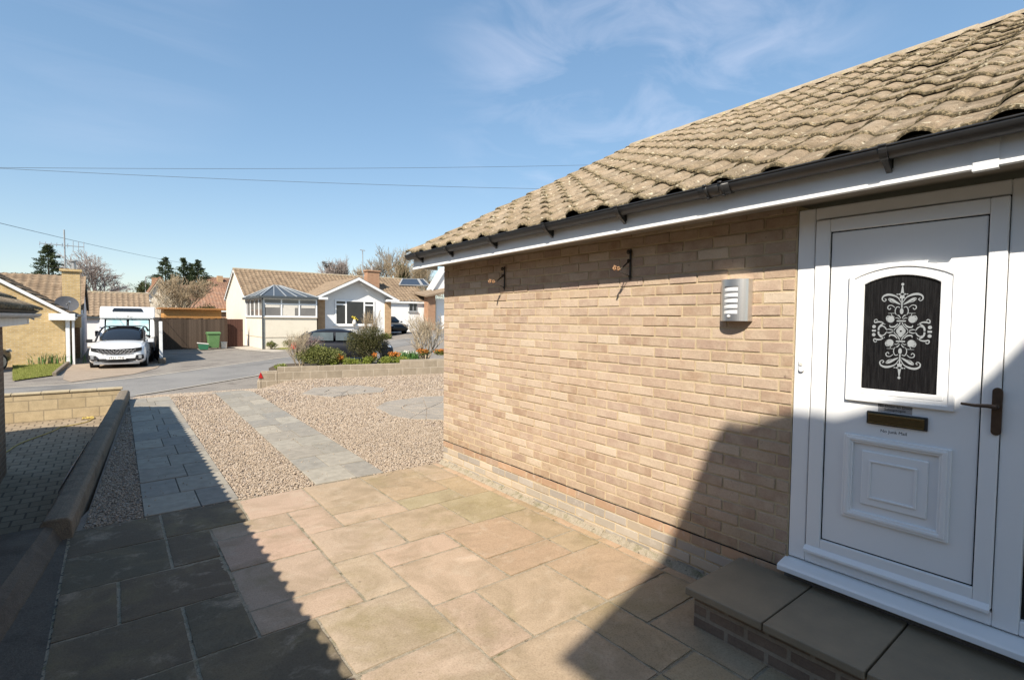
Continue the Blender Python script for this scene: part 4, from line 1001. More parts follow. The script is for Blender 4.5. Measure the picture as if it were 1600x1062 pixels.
def window_y(parent, x0, x1, z0, z1, Y, cols, lights=None, glass=WINGLASS, fr=UPVC, fw=.07, sill=True):
    """window on a wall facing -y; cols = list of fractional mullions; lights = {col: transom fraction}"""
    mb = MB(); d0, d1 = Y - .05, Y - .003
    mb.box((x0, d0, z0), (x0 + fw, d1, z1)); mb.box((x1 - fw, d0, z0), (x1, d1, z1)); mb.box((x0 + fw, d0, z1 - fw), (x1 - fw, d1, z1)); mb.box((x0 + fw, d0, z0), (x1 - fw, d1, z0 + fw))
    ed = [0] + list(cols) + [1]
    for c in cols: xc = x0 + (x1 - x0) * c; mb.box((xc - fw / 2, d0 - .002, z0 + fw), (xc + fw / 2, d1, z1 - fw))
    for k, t in (lights or {}).items():
        a = x0 + (x1 - x0) * ed[k] + fw * .5; b_ = x0 + (x1 - x0) * ed[k + 1] - fw * .5; zt = z0 + (z1 - z0) * t
        mb.box((a, d0 - .004, zt - fw / 2), (b_, d1, zt + fw / 2))
    if sill: mb.box((x0 - .08, Y - .12, z0 - .06), (x1 + .08, Y - .002, z0 - .002))
    f = mb.build('window', fr, parent)
    g = MB(); g.box((x0 + .02, Y - .03, z0 + .02), (x1 - .02, Y - .004, z1 - .02)); g.build('pane', glass, f)
    return f

# lower neighbour on the left (mostly out of frame; its eaves throw the scalloped shadow)
nb = thing('brick_bungalow', (-4, 5, -.6), 'brown brick bungalow with tiled eaves and pale gutter at the left edge', 'house')
NX, NY = -1.25, 10.5
mb = MB(); xr = NX - 4.1; mb.prism([(NX, NY, -.9), (NX, NY, 1.85), (xr, NY, 3.95), (xr - 4.1, NY, 1.85), (xr - 4.1, NY, -.9)], (0, -14, 0)); mb.build('wall', DBRICK, nb)
k = .53; cN, sN = math.cos(PIT), math.sin(PIT); ex, ez = -.86, 1.865
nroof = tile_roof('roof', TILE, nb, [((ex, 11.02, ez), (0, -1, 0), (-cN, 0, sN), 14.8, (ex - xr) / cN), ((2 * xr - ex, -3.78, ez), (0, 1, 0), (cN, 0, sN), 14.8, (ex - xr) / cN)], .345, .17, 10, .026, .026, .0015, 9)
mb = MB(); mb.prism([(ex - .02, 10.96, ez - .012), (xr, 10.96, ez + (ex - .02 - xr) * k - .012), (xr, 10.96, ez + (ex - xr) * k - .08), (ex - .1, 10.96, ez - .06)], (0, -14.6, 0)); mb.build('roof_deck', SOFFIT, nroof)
mb = MB(); mb.box((-1.02, -3.6, 1.66), (-1.0, 10.9, 1.86)); mb.box((-1.25, 10.72, 1.66), (-.995, 10.76, 1.80)); mb.prism([(ex - .08, 10.9, ez - .03), (xr, 10.9, ez + (ex - xr) * k - .03), (xr, 10.9, ez + (ex - xr) * k - .2), (ex - .08, 10.9, ez - .15)], (0, .03, 0)); mb.build('fascia', UPVC2, nb)
mb = MB(); pts = [(-.915 + .055 * math.cos(math.pi + math.pi * q / 8), 1.82 + .055 * math.sin(math.pi + math.pi * q / 8)) for q in range(9)]
vs = [(p[0], yv, p[1]) for yv in (-3.6, 11.05) for p in pts]; mb.add(vs, [(q, q + 1, 10 + q, 9 + q) for q in range(8)]); mb.tube([(-.97, -3.6, 1.82), (-.97, 11.05, 1.82)], .006, 6)
mb.prism([(p[0], 11.045, p[1]) for p in pts], (0, .008, 0)); gN = mb.build('gutter', simple('pale_grey_gutter', (.50, .51, .53), (.38, .39, .40), 4, .5), nb, smooth=False)
for y in (10.75, 9.9, 9.0): 
    b = MB(); b.box((-.98, y - .015, 1.755), (-.855, y + .015, 1.764)); b.build('gutter_bracket', UPVC2, gN)

# unseen caster added behind the viewpoint; outline shaped to throw the patio and door shadow
Yb = -2.7; dxs = (-1 - Yb); sh = lambda x, z: (x - dxs / .66, Yb, z + .045 + dxs * 1.08 / .66)
prof = [(-2.12, 4.36), (-2.6, 4.76), (-2.27, 4.97), (-1.72, 5.38), (-1.41, 5.55), (-1.16, 5.71), (-.99, 5.70), (-.79, 5.47), (-.63, 5.36), (-.34, 5.14), (.03, 4.74), (.44, 4.42), (.61, 4.25), (.83, 4.03), (.99, 3.99), (1.16, 3.98), (1.6, 3.9)]
pp = [sh(*p) for p in prof]
gh = thing('shadow_caster', (pp[0][0] + 2, Yb - 1.5, 0), 'unseen gabled block added behind the viewpoint to cast the patio and door shadow', 'house')
mb = MB(); P = pp + [(pp[-1][0], Yb, -.9), (pp[0][0], Yb, -.9)]; mb.prism(P, (0, -2.2, 0)); mb.build('wall', DBRICK, gh)

# ------------------------------------------------------------------ yellow brick bungalow, far left
Yw = 28.3
cR = at_y(104, 566, Yw); xE = cR.x
zeW = at_y(97, 489, Yw).z
zv0 = at_y(0, 438, Yw).z; xv0 = at_y(0, 438, Yw).x
kW = (zv0 - zeW) / (xE - xv0)
half = 5.6
hY = gable_house('yellow_brick_bungalow', 'yellow brick bungalow with brown tiled roof, brick chimney and satellite dish, far left', xE - 2 * half, xE - .02, Yw, 33.5, -.3, zeW + .1, zeW + .1 + half * kW, 'y', YBRICK, FARTILE, .28, seed=21)
Ym0, Ym1 = 32.6, 40.2
cg = at_y(128, 560, Ym0); xg = cg.x; ymid = (Ym0 + Ym1) / 2
zrM = at_y(131, 432, ymid).z; zeM = zrM - 1.75
mb = MB(); mb.prism([(xg - 14, Ym0, -.6), (xg - 14, Ym1, -.6), (xg - 14, Ym1, zeM), (xg - 14, ymid, zrM - .06), (xg - 14, Ym0, zeM)], (13.95, 0, 0)); mb.build('wall', DBRICK, hY)
mb = MB(); mb.prism([(xg - .049, Ym0, -.6), (xg - .049, Ym1, -.6), (xg - .049, Ym1, zeM), (xg - .049, ymid, zrM - .06), (xg - .049, Ym0, zeM)], (.05, 0, 0)); mb.build('gable_wall', WHITER, hY)
km = 1.75 / (ymid - Ym0); cm, sm = math.cos(math.atan(km)), math.sin(math.atan(km))
tile_roof('roof', FARTILE, hY, [((xg - 14, Ym0 - .25, zeM - .25 * km), (1, 0, 0), (0, cm, sm), 14.12, (ymid - Ym0 + .25) / cm), ((xg + .12, Ym1 + .25, zeM - .25 * km), (-1, 0, 0), (0, -cm, sm), 14.12, (ymid - Ym0 + .25) / cm)], .345, .312, 6, .035, .025, .002, 22)
mb = MB()
for sg in (1, -1):
    ye = ymid - sg * (ymid - Ym0 + .25); mb.prism([(xg + .085, ye, zeM - .25 * km - .01), (xg + .085, ymid, zrM - .01), (xg + .085, ymid, zrM - .15), (xg + .085, ye, zeM - .25 * km - .15)], (.025, 0, 0))
mb.build('bargeboard', GREYALU, hY)
ch0, ch1 = at_y(97, 424, 32.2), at_y(125, 424, 32.2)
mb = MB(); mb.box((ch0.x, 31.9, 1.2), (ch1.x, 32.5, ch0.z)); mb.box((ch0.x - .08, 31.82, ch0.z + .003), (ch1.x + .08, 32.58, ch0.z + .11)); chm = mb.build('chimney', YBRICK, hY)
mb = MB(); mb.tube([((ch0.x + ch1.x) / 2 + .1, 32.2, ch0.z + .115), ((ch0.x + ch1.x) / 2 + .1, 32.2, ch0.z + .5)], .09, 10); mb.disc(((ch0.x + ch1.x) / 2 + .1, 32.2, ch0.z + .52), (0, 0, 1), .17, .05, 12); mb.build('flue', ALU, chm)
dpx = at_y(105, 500, Yw - .1)
mb = MB(); mb.box((xE + .0, Yw - .10, -.3), (xE + .13, Yw - .0, zeW - .12)); mb.box((xE + .20, Yw - .1, -.3), (xE + .28, Yw - .02, zeW - .12)); mb.box((xE - .5, Yw - .3, zeW - .3), (xE + .32, Yw - .002, zeW - .02)); mb.build('downpipe', UPVC2, hY, bevel=.01)
mb = MB(); mb.tube([(xE + .32, Yw - .1, zeW - .1), (xE + .36, 32.5, zeW - .1)], .06, 8); mb.build('gutter', GREYALU, hY)
dc = at_y(104.5, 474.5, 30.3)
sd = thing('satellite_dish', tuple(dc), 'dark grey satellite dish on the yellow bungalow beside its chimney', 'satellite dish')
mb = MB(); nr = Vector((.25, -.9, .35)).normalized(); a_ = nr.cross(Vector((0, 0, 1))).normalized(); b2 = nr.cross(a_); vs = [tuple(dc + nr * -.07)]
for rr, dd in ((.22, -.045), (.43, .0)):
    for q in range(20): t = 2 * math.pi * q / 20; vs.append(tuple(dc + a_ * (rr * math.cos(t)) + b2 * (rr * .86 * math.sin(t)) + nr * dd))
mb.add(vs, [(0, 1 + q, 1 + (q + 1) % 20) for q in range(20)] + [(1 + q, 21 + q, 21 + (q + 1) % 20, 1 + (q + 1) % 20) for q in range(20)]); mb.build('dish', DISH, sd, smooth=True)
mb = MB(); mb.tube([dc - b2 * -.34 * 1, dc + nr * .36 + b2 * .1], .014, 6); mb.build('arm', ALU, sd); mb = MB(); mb.disc(dc + nr * .38 + b2 * .08, nr, .045, .12, 8); mb.build('receiver', ALU, sd); mb = MB(); mb.tube([dc - nr * .05, dc + Vector((.05, .25, -.3)), dc + Vector((.05, .3, -1.0))], .022, 6); mb.build('bracket', ALU, sd)
# tv aerial on the yellow bungalow
an0 = at_y(102, 421, 32.15); an1 = at_y(100.2, 359, 32.15)
ta = thing('tv_aerial', tuple(an0), 'tall tv aerial on a mast beside the yellow brick chimney', 'aerial')
mb = MB(); mb.tube([an0, an1], .032, 6); mb.build('mast', ALU, ta)
b0 = at_y(62, 380, 32.15); b1 = at_y(131, 386, 32.15)
mb = MB(); mb.tube([b0, b1], .018, 6)
for q in range(9):
    p = b0.lerp(b1, q / 8); mb.tube([p + Vector((0, -.12, -.1 if q < 6 else -.25)), p + Vector((0, .12, .1 if q < 6 else .25))], .012, 4)
mb.build('boom', ALU, ta)

# link garage behind the motorhome
g0 = at_y(139, 500, 44.0); g1 = at_y(233, 500, 44.0); zrg = at_y(185, 458, 46.6).z
gar = gable_house('tiled_garage', 'low garage with tan tiled roof behind the white motorhome', g0.x - 1, g1.x, 44, 49.2, -.3, zrg - 1.55, zrg, 'x', WHITER, FARTILE2, .2, seed=31, barge=GREYALU)
mb = MB(); mb.box((g0.x + .5, 43.96, -.3), (g0.x + 1.4, 43.997, 1.75)); mb.build('door', UPVC2, gar)

# ------------------------------------------------------------------ cream bungalow
ZB = -.2
Yf, Yr = 39.0, 46.4
xl = at_y(384, 540, Yf).x; ap = at_y(361, 420, (Yf + Yr) / 2); ev = at_y(384, 466, Yf)
hC = gable_house('cream_bungalow', 'cream rendered bungalow with brown tiled roof, corner conservatory and white gabled front wing', xl, at_y(669, 480, Yf).x, Yf, Yr, -.2, ev.z + .27, ap.z, 'x', CREAM, FARTILE, .22, seed=41)
mb = MB(); mb.box((xl - .02, Yf - .1, -.3), (xl + .09, Yf - .005, ev.z - .1)); mb.build('downpipe', UPVC2, hC)
# conservatory
Yc = 34.0; cl = at_y(411.5, 547, Yc); xc0 = cl.x; xc1 = at_y(495, 500, Yc).x; zs = at_y(440, 495.3, Yc).z; zt = at_y(412, 465.0, Yc).z
mb = MB(); mb.box((xc0, Yc, -.5), (xc1, Yf - .002, zs - .05)); cons = mb.build('conservatory', CREAM, hC)
mb = MB(); zd = at_y(416, 526.8, Yc).z; mb.box((xc0 - .02, Yc - .02, zd - .025), (xc1, Yc - .001, zd + .025)); mb.box((xc0 - .02, Yc - .02, zd - .025), (xc0 - .001, Yf - .1, zd + .025)); mb.box((xc0 - .06, Yc - .08, zs - .049), (xc1 + .02, Yc + .1, zs)); mb.box((xc0 - .06, Yc + .101, zs - .049), (xc0 + .1, Yf - .01, zs)); mb.build('string_course', simple('cream_band', (.60, .52, .42), None, 4, .8), cons)
mb = MB(); gp = .085
W = xc1 - xc0; H_ = zt - zs; D = Yf - .05 - Yc
for i in range(4): xx = xc0 + W * i / 3 * .995; mb.box((xx - (0 if i == 0 else gp / 2), Yc, zs), (xx + (gp if i == 0 else gp / 2), Yc + .08, zt))
for zz in (zs + .0, zs + H_ * .66, zt - gp): mb.box((xc0 + .01, Yc + .004, zz + .001), (xc1, Yc + .076, zz + gp))
for i in range(1, 5): yy = Yc + D * i / 4; mb.box((xc0, yy - gp / 2, zs), (xc0 + .08, yy + gp / 2, zt))
for zz in (zs + .0, zt - gp): mb.box((xc0 + .004, Yc + .09, zz + .001), (xc0 + .076, Yf - .06, zz + gp))
mb.build('window_frame', UPVC, cons)
mb = MB(); mb.box((xc0 + .05, Yc + .03, zs + .02), (xc1 - .02, Yc + .05, zt - .02)); mb.box((xc0 + .03, Yc + .1, zs + .02), (xc0 + .05, Yf - .1, zt - .02)); mb.build('pane', simple('hazy_conservatory_glass', (.13, .125, .13), (.20, .19, .18), .8, .08, .6), cons)
mb = MB()
for i in range(3): mb.box((xc0 + W * i / 3 + .12, Yc + .012, zs + H_ * .50), (xc0 + W * (i + 1) / 3 - .1, Yc + .028, zs + H_ * .655))
mb.box((xc0 + W * .36, Yc + .012, zs + .1), (xc0 + W * .58, Yc + .028, zs + H_ * .5)); mb.build('blind', simple('cream_blind', (.66, .62, .55), (.60, .56, .50), 6, .8), cons)
ri = at_y(447, 447, (Yc + Yf) / 2 + .2); zr_ = ri.z; e = .16; ymr = (Yc + Yf) / 2 + .3
A1, A2, A3, A4 = (xc0 - e, Yc - e, zt + .1), (xc1 + .05, Yc - e, zt + .1), (xc1 + .05, Yf, zt + .1), (xc0 - e, Yf, zt + .1)
B1, B2 = (xc0 + W * .40, ymr, zr_), (xc0 + W * .52, ymr, zr_)
mb = MB(); mb.add([A1, A2, A3, A4, B1, B2], [(0, 1, 5, 4), (1, 2, 5), (2, 3, 4, 5), (3, 0, 4), (3, 2, 1, 0)]); mb.build('glazed_roof', CONSROOF, cons)
mb = MB(); mb.bar((A1[0], A1[1], zt + .05), (A2[0], A2[1], zt + .05), .14, .14); mb.bar((A1[0], A1[1] + .07, zt + .05), (A4[0], A4[1], zt + .05), .14, .14); mb.tube([(xc0 - .04, Yc - .06, zt), (xc0 - .04, Yc - .06, -.2)], .045, 6); mb.build('gutter', GREYALU, cons)
mb = MB()
LG = simple('pale_grey_glazing_bar', (.36, .38, .39), None, 5, .4)
def lerp3(a, b_, t): return Vector(a).lerp(Vector(b_), t)
for a, b_ in ((A1, B1), (A2, B2), (A3, B2), (A4, B1), (B1, B2)): mb.bar(Vector(a) + Vector((0, 0, .03)), Vector(b_) + Vector((0, 0, .03)), .07, .05)
for t, tb in ((.22, .0), (.43, .3), (.62, .8), (.8, 1)): mb.bar(lerp3(A1, A2, t) + Vector((0, 0, .025)), lerp3(B1, B2, tb) + Vector((0, 0, .02)), .045, .04)
for t in (.3, .6): mb.bar(lerp3(A1, A4, t) + Vector((0, 0, .025)), Vector(B1) + Vector((0, 0, .02)), .06, .05)
mb.build('glazing_bar', LG, cons)
# white gabled wing
Yv = 35.2
wx0, wx1 = at_y(497, 520, Yv).x, at_y(611, 520, Yv).x
eL, eR = at_y(503, 463, Yv), at_y(611, 468, Yv); apx = at_y(560, 434, Yv); zeV = (eL.z + eR.z) / 2 + .12; xm = (wx0 + wx1) / 2
kV = (apx.z - zeV) / ((wx1 - wx0) / 2)
mb = MB(); mb.prism([(wx0 + .02, Yv + .06, -.6), (wx1 - .02, Yv + .06, -.6), (wx1 - .02, Yv + .06, zeV), (xm, Yv + .06, apx.z - .08), (wx0 + .02, Yv + .06, zeV)], (0, 7.5, 0)); wv = mb.build('wing_wall', WHITER, hC)
mb = MB(); p1 = at_y(508, 520, Yv).x; p2 = at_y(601.5, 520, Yv).x; mb.box((wx0, Yv, -.6), (p1, Yv + .5, zeV - .12)); mb.build('brick_pier', OBRICK, hC); mb = MB(); mb.box((p2, Yv, -.6), (wx1, Yv + .5, zeV - .12)); mb.build('brick_pier', OBRICK, hC)
cv, sv_ = math.cos(math.atan(kV)), math.sin(math.atan(kV)); eo = .30
tile_roof('wing_roof', FARTILE2, hC, [((wx0 - eo, Yv + 8, zeV - eo * kV), (0, -1, 0), (cv, 0, sv_), 8.55, ((wx1 - wx0) / 2 + eo) / cv), ((wx1 + eo, Yv - .55, zeV - eo * kV), (0, 1, 0), (-cv, 0, sv_), 8.55, ((wx1 - wx0) / 2 + eo) / cv)], .3, .25, 6, .022, .022, .002, 43)
mb = MB(); t = .2
for sg in (0, 1):
    xe = wx0 - eo if sg == 0 else wx1 + eo; mb.prism([(xe, Yv - .54, zeV - eo * kV - .005), (xm, Yv - .54, apx.z - .005), (xm, Yv - .54, apx.z - .21), (xe, Yv - .54, zeV - eo * kV - .17)], (0, .03, 0))
mb.box((wx0 - eo - .1, Yv - .56, zeV - eo * kV - .17), (p1 + .02, Yv + .1, zeV - eo * kV - .01)); mb.box((p2 - .02, Yv - .56, zeV - eo * kV - .17), (wx1 + eo + .1, Yv + .1, zeV - eo * kV - .01)); mb.build('bargeboard', UPVC2, hC)
w0, w1 = at_y(523.5, 508, Yv), at_y(585.5, 470, Yv)
window_y(hC, w0.x, w1.x, w0.z, w1.z, Yv + .055, [.27, .73], {0: .82, 2: .82}, fw=.10)
fv = thing('flower_vase', (at_y(553, 506, Yv).x, Yv - .02, w0.z + .02), 'white vase with yellow flowers in the big window of the white gable', 'vase')
mb = MB(); vx = at_y(553, 506, Yv).x; mb.tube([(vx, Yv - .08, w0.z + .0), (vx, Yv - .08, w0.z + .18), (vx, Yv - .08, w0.z + .4)], [.10, .15, .07], 10); mb.build('vase', PALEP, fv, smooth=True)
mb = MB()
mb.tube([(vx, Yv - .08, w0.z + .38), (vx, Yv - .08, w0.z + .6)], .05, 5)
for q in range(9): mb.ellipsoid((vx + R.gauss(0, .09), Yv - .08 + R.uniform(-.03, .03), w0.z + .56 + R.gauss(0, .07)), (.04, .03, .035), 6, 4)
mb.build('flowers', PETAL_Y, fv)
# chimney and aerial on the wing
c0 = at_y(572, 424, 40.5); c1 = at_y(590.5, 424, 40.5)
mb = MB(); mb.box((c0.x, 40.2, 2.5), (c1.x, 40.9, c0.z)); mb.box((c0.x - .07, 40.12, c0.z + .003), (c1.x + .07, 40.98, c0.z + .12)); chc = mb.build('chimney', RBRICK, hC)
mb = MB(); mb.tube([((c0.x + c1.x) / 2, 40.5, c0.z + .12), ((c0.x + c1.x) / 2, 40.5, c0.z + .52)], .10, 10); mb.build('chimney_pot', LEADM, chc)
a0, a1 = at_y(567.5, 436, 41.2), at_y(566.5, 391, 41.2)
t2 = thing('tv_aerial', tuple(a0), 'thin tv aerial mast beside the red brick chimney of the cream bungalow', 'aerial')
mb = MB(); mb.tube([a0, a1], .035, 6); mb.build('mast', ALU, t2)
mb = MB(); mb.tube([a1 + Vector((-.25, -.1, 0)), a1 + Vector((.25, .1, 0))], .02, 5); [mb.tube([a1 + Vector((q * .1, q * .04 - .1, -.08)), a1 + Vector((q * .1, q * .04 + .1, .08))], .012, 4) for q in (-2, -1, 0, 1, 2)]; mb.build('boom', ALU, t2)

# white rendered right-hand end of the cream bungalow, with its window, and the white gabled garage beside it
Yx = Yf
zeX = ev.z + .27
xw0, xw1 = at_y(606, 480, Yx).x, at_y(668.5, 480, Yx).x
mb = MB(); mb.box((xw0, Yx - .016, -.5), (xw1, Yx - .001, zeX - .02)); mb.build('white_wall', WHITER, hC)
a, b_ = at_y(638.5, 486.5, Yx), at_y(651.5, 468.5, Yx); window_y(hC, a.x, b_.x, a.z, b_.z, Yx - .017, [.5], fr=simple('grey_window_frame', (.35, .36, .37), None, 5, .5), fw=.06)
kx = (ap.z - zeX) / ((Yr - Yf) / 2)
def onroof(px, py, d):  # a point lying on the front roof slope
    dr = ray(px, py); n_ = Vector((0, -kx, 1)); p0 = Vector((0, Yx, zeX + d)); return CAM + dr * ((p0 - CAM).dot(n_) / dr.dot(n_))
q = [onroof(*p, .12) for p in ((624, 446), (671, 447), (661, 437), (629, 436.5))]
for nm, pts in (('solar_panel', [q[0], q[0].lerp(q[1], .72), q[3].lerp(q[2], .72), q[3]]), ('solar_panel', [q[0].lerp(q[1], .77), q[1], q[2], q[3].lerp(q[2], .77)])):
    mb = MB(); mb.prism(pts, (0, -.02, .06)); s_ = mb.build(nm, SOLAR, hC)
    f = MB(); [f.bar(pts[i] + Vector((0, 0, .05)), pts[(i + 1) % 4] + Vector((0, 0, .05)), .11, .10) for i in range(4)]; f.build('panel_frame', LEADM, s_)
hW = thing('white_garage', (xw1 + 2, Yx, .9), 'white gabled garage with red brick pier and white door beyond the right bare shrub', 'garage')
a, b_ = at_y(668.8, 505, Yx - .9), at_y(680.5, 466, Yx - .9); mb = MB(); mb.box((a.x, Yx - .9, a.z - .9), (b_.x, Yx - .2, b_.z + .3)); mb.build('brick_pier', RBRICK, hW)
mb = MB(); q0 = at_y(681.5, 505, Yx - .3); q1 = at_y(722, 468, Yx - .3); mb.box((q0.x, Yx - .3, q0.z - .9), (q1.x, Yx - .2, q1.z)); mb.build('garage_door', UPVC, hW)
mb = MB(); q0 = at_y(666, 463, Yx - 1.3); q1 = at_y(722, 448, Yx - 1.3); mb.prism([(q0.x, Yx - 1.3, q0.z - .05), (q1.x, Yx - 1.3, q1.z - .35), (q1.x, Yx - 1.3, q1.z - .15), (q0.x, Yx - 1.3, q0.z + .10)], (0, 2.2, .3)); mb.build('porch_roof', FARTILE2, hW)
pa, pb, pc = at_y(675, 452, Yx + .4), at_y(697, 417, Yx + .4), at_y(728, 452, Yx + .4)
mb = MB(); mb.prism([pa, pb, pc], (0, 1, 0)); mb.build('gable_wall', WHITER, hW)
mb = MB(); mb.bar(pa + Vector((-.12, -.08, -.08)), pb + Vector((0, -.08, .12)), .22, .22, (0, 1, 0)); mb.build('bargeboard', UPVC2, hW)

# distant cream house with red roof, and red roofs behind the fence
Yk = 64
a = at_y(222, 492, Yk); b_ = at_y(284, 492, Yk); pk = at_y(246, 436, Yk); 
hR = gable_house('cream_gabled_house', 'cream gabled house with red roof behind the bare tree, beyond the motorhome', a.x, b_.x - .3, Yk, Yk + 9, .2, at_y(284, 474, Yk).z, at_y(253, 434, Yk).z, 'y', CREAM, REDTILE, .35, tw=.3, spt=4, seed=61, barge=simple('cream_barge', (.55, .46, .33), None, 4, .7))
c0 = at_y(237, 434, Yk + 3); mb = MB(); mb.box((c0.x, Yk + 2.6, 3), (c0.x + .9, Yk + 3.3, c0.z)); mb.build('chimney', RBRICK, hR)
w0, w1 = at_y(228, 470, Yk), at_y(234.5, 457, Yk); window_y(hR, w0.x, w1.x, w0.z, w1.z, Yk, [], glass=WINGLASS, fw=.08)
Yq = 60
a = at_y(288, 480, Yq); b_ = at_y(362, 480, Yq); hQ = gable_house('red_roofed_house', 'house with broad orange red tiled roof behind the fence and timber shed', a.x, b_.x, Yq, Yq + 9, .2, at_y(320, 482, Yq).z, at_y(320, 448, Yq + 4.5).z, 'x', RBRICK, REDTILE, .3, tw=.3, spt=4, seed=62)
Yz = 84
a = at_y(322, 448, Yz); b_ = at_y(372, 448, Yz); hZ = gable_house('brown_roofed_house', 'distant brown roofed house with square chimney beyond the red roof', a.x, b_.x, Yz, Yz + 9, .2, at_y(340, 450, Yz).z, at_y(340, 434, Yz + 4.5).z, 'x', RBRICK, m_tile('dark_red_brown_tile', [(.22, .13, .09), (.28, .17, .12), (.25, .15, .10)], moss=False), .3, tw=.3, spt=4, seed=63)
c0 = at_y(339, 431, Yz + 3); mb = MB(); mb.box((c0.x, Yz + 2.5, 5), (c0.x + .7, Yz + 3.4, c0.z)); mb.build('chimney', OBRICK, hZ)
c0 = at_y(322, 438, Yz + 3); mb = MB(); mb.box((c0.x, Yz + 2.5, 5), (c0.x + .8, Yz + 3.2, c0.z)); mb.build('chimney', RBRICK, hZ)

# ------------------------------------------------------------------ fence, gate, shed, post, bins
Yfz = 37.4
f0, f1 = at_y(257, 548, Yfz), at_y(352, 546, Yfz); ft = at_y(300, 497.5, Yfz).z
fe = thing('timber_fence', ((f0.x + f1.x) / 2, Yfz, -.25), 'dark brown close boarded fence behind the green wheelie bin', 'fence')
mb = MB(); xx = f0.x - 1.2
while xx < f1.x: mb.box((xx, Yfz + R.uniform(-.008, .008), -.5), (xx + .128, Yfz + .03, ft + R.uniform(-.01, .01))); xx += .13
mb.build('boards', m_island('dark_fence_board', [(0, (.060, .042, .030)), (.5, (.082, .058, .042)), (1, (.105, .075, .055))], .85, 20, .5, .3), fe)
mb = MB(); mb.box((f0.x - 1.2, Yfz - .03, ft + .012), (f1.x, Yfz + .06, ft + .05)); mb.build('top_rail', FENCE, fe)
pp = MB()
pp.box((f1.x - .02, Yfz - .12, -.5), (f1.x + .12, Yfz + .04, ft + .02)); pp.build('post', FENCE, fe)
g0 = f1.x + .13; g1 = at_y(378.5, 541, Yfz + .6).x
ga = thing('side_gate', (g0, Yfz, -.2), 'red brown boarded side gate between fence and cream bungalow', 'gate')
mb = MB(); xx = g0
while xx < g1 - .05: mb.box((xx, Yfz + .3 + R.uniform(-.004, .004), -.17), (min(xx + .138, g1), Yfz + .33, ft - .02)); xx += .14
mb.build('boards', GATEM, ga); mb = MB(); mb.box((g1 - .1, Yfz + .255, .9), (g1 - .03, Yfz + .285, .96)); mb.build('latch', IRON, ga)
s0, s1 = at_y(256, 498, 40.5), at_y(346, 498, 40.5); sz0, sz1 = at_y(300, 500, 40.5).z, at_y(300, 482.5, 40.5).z
sh_ = thing('timber_shed', ((s0.x + s1.x) / 2, 41, -.2), 'orange stained timber shed with flat roof rising behind the dark fence', 'shed')
mb = MB(); zz = -.2
while zz < sz1 - .12: mb.prism([(s0.x, 40.5, zz), (s0.x, 40.48, zz), (s0.x, 40.5, zz + .139)], (s1.x - s0.x, 0, 0)); zz += .14
mb.box((s0.x, 40.501, -.3), (s1.x, 43, sz1 - .05)); mb.build('cladding', SHEDM, sh_)
mb = MB(); mb.box((s0.x - .25, 40.2, sz1 - .04), (s1.x + .25, 43.2, sz1 + .05)); mb.build('flat_roof', SHEDROOF, sh_)
# carport-like dark side screen with white post
po = at_z(252, 568, -.28)
sc = thing('side_screen', (po.x, po.y, -.28), 'dark boarded side screen with white end post beside the motorhome', 'fence')
zpt = at_y(252, 502, po.y).z
mb = MB(); mb.box((po.x - .06, po.y - .06, -.28), (po.x + .06, po.y + .06, zpt)); mb.build('post', UPVC2, sc, bevel=.01)
mb = MB(); yy = po.y + .1
while yy < Yfz - .2: mb.box((po.x - .02 , yy, -.35), (po.x + .02, yy + .118, zpt + .1)); yy += .12
mb.box((po.x - .05, po.y - .05, zpt + .004), (po.x + .05, Yfz - .2, zpt + .14)); mb.build('boards', m_island('black_brown_board', [(0, (.02, .016, .014)), (1, (.034, .027, .023))], .85, 20, .4, .2), sc)
mb = MB(); mb.box((po.x - .1, po.y - .28, -.3), (po.x + .16, po.y + .2, -.02)); mb.build('footing', COPING, sc, bevel=.03)
# green wheelie bin
bb = at_z(333.5, 545, -.21)
wb = thing('wheelie_bin', (bb.x, bb.y, -.2), 'green wheelie bin standing in front of the dark fence', 'bin')
mb = MB(); bx, by, bz = bb.x, bb.y, -.19
def frustum(b, c, w0, d0, w1, d1, z0, z1):
    vs = [(c[0] + sx * w0, c[1] + sy * d0, z0) for sx, sy in ((-1, -1), (1, -1), (1, 1), (-1, 1))] + [(c[0] + sx * w1, c[1] + sy * d1, z1) for sx, sy in ((-1, -1), (1, -1), (1, 1), (-1, 1))]
    b.add(vs, [(3, 2, 1, 0), (4, 5, 6, 7), (0, 1, 5, 4), (1, 2, 6, 5), (2, 3, 7, 6), (3, 0, 4, 7)])
frustum(mb, (bx, by), .27, .27, .33, .36, bz + .05, bz + .92); mb.box((bx - .36, by - .40, bz + .88), (bx + .36, by + .40, bz + .935)); mb.build('bin_body', BINGREEN, wb, bevel=.03)
mb = MB(); mb.prism([(bx - .37, by - .42, bz + .938), (bx - .37, by + .42, bz + .938), (bx - .37, by + .40, bz + 1.0), (bx - .37, by, bz + 1.04), (bx - .37, by - .40, bz + .985)], (.74, 0, 0)); mb.build('lid', BINGREEN, wb, bevel=.02)
for sx in (-1, 1): mb = MB(); mb.disc((bx + sx * .27, by + .30, bz + .11), (1, 0, 0), .11, .06, 16); mb.build('wheel', TYRE, wb)
mb = MB(); mb.tube([(bx - .35, by + .45, bz + .93), (bx + .35, by + .45, bz + .93)], .02, 6); mb.build('handle', BINGREEN, wb)
p = at_z(318, 546.5, -.22); rb = thing('recycling_box', (p.x, p.y, -.2), 'dark green recycling box with pale lid left of the wheelie bin', 'box')
mb = MB(); frustum(mb, (p.x, p.y), .22, .18, .27, .22, -.2, .12); mb.build('box_body', BOXGREEN, rb, bevel=.02)
mb = MB(); mb.obox((p.x - .03, p.y, .165), (.58, .46, .06), Matrix.Rotation(.12, 3, 'Y')); mb.build('lid', PALEP, rb, bevel=.02)
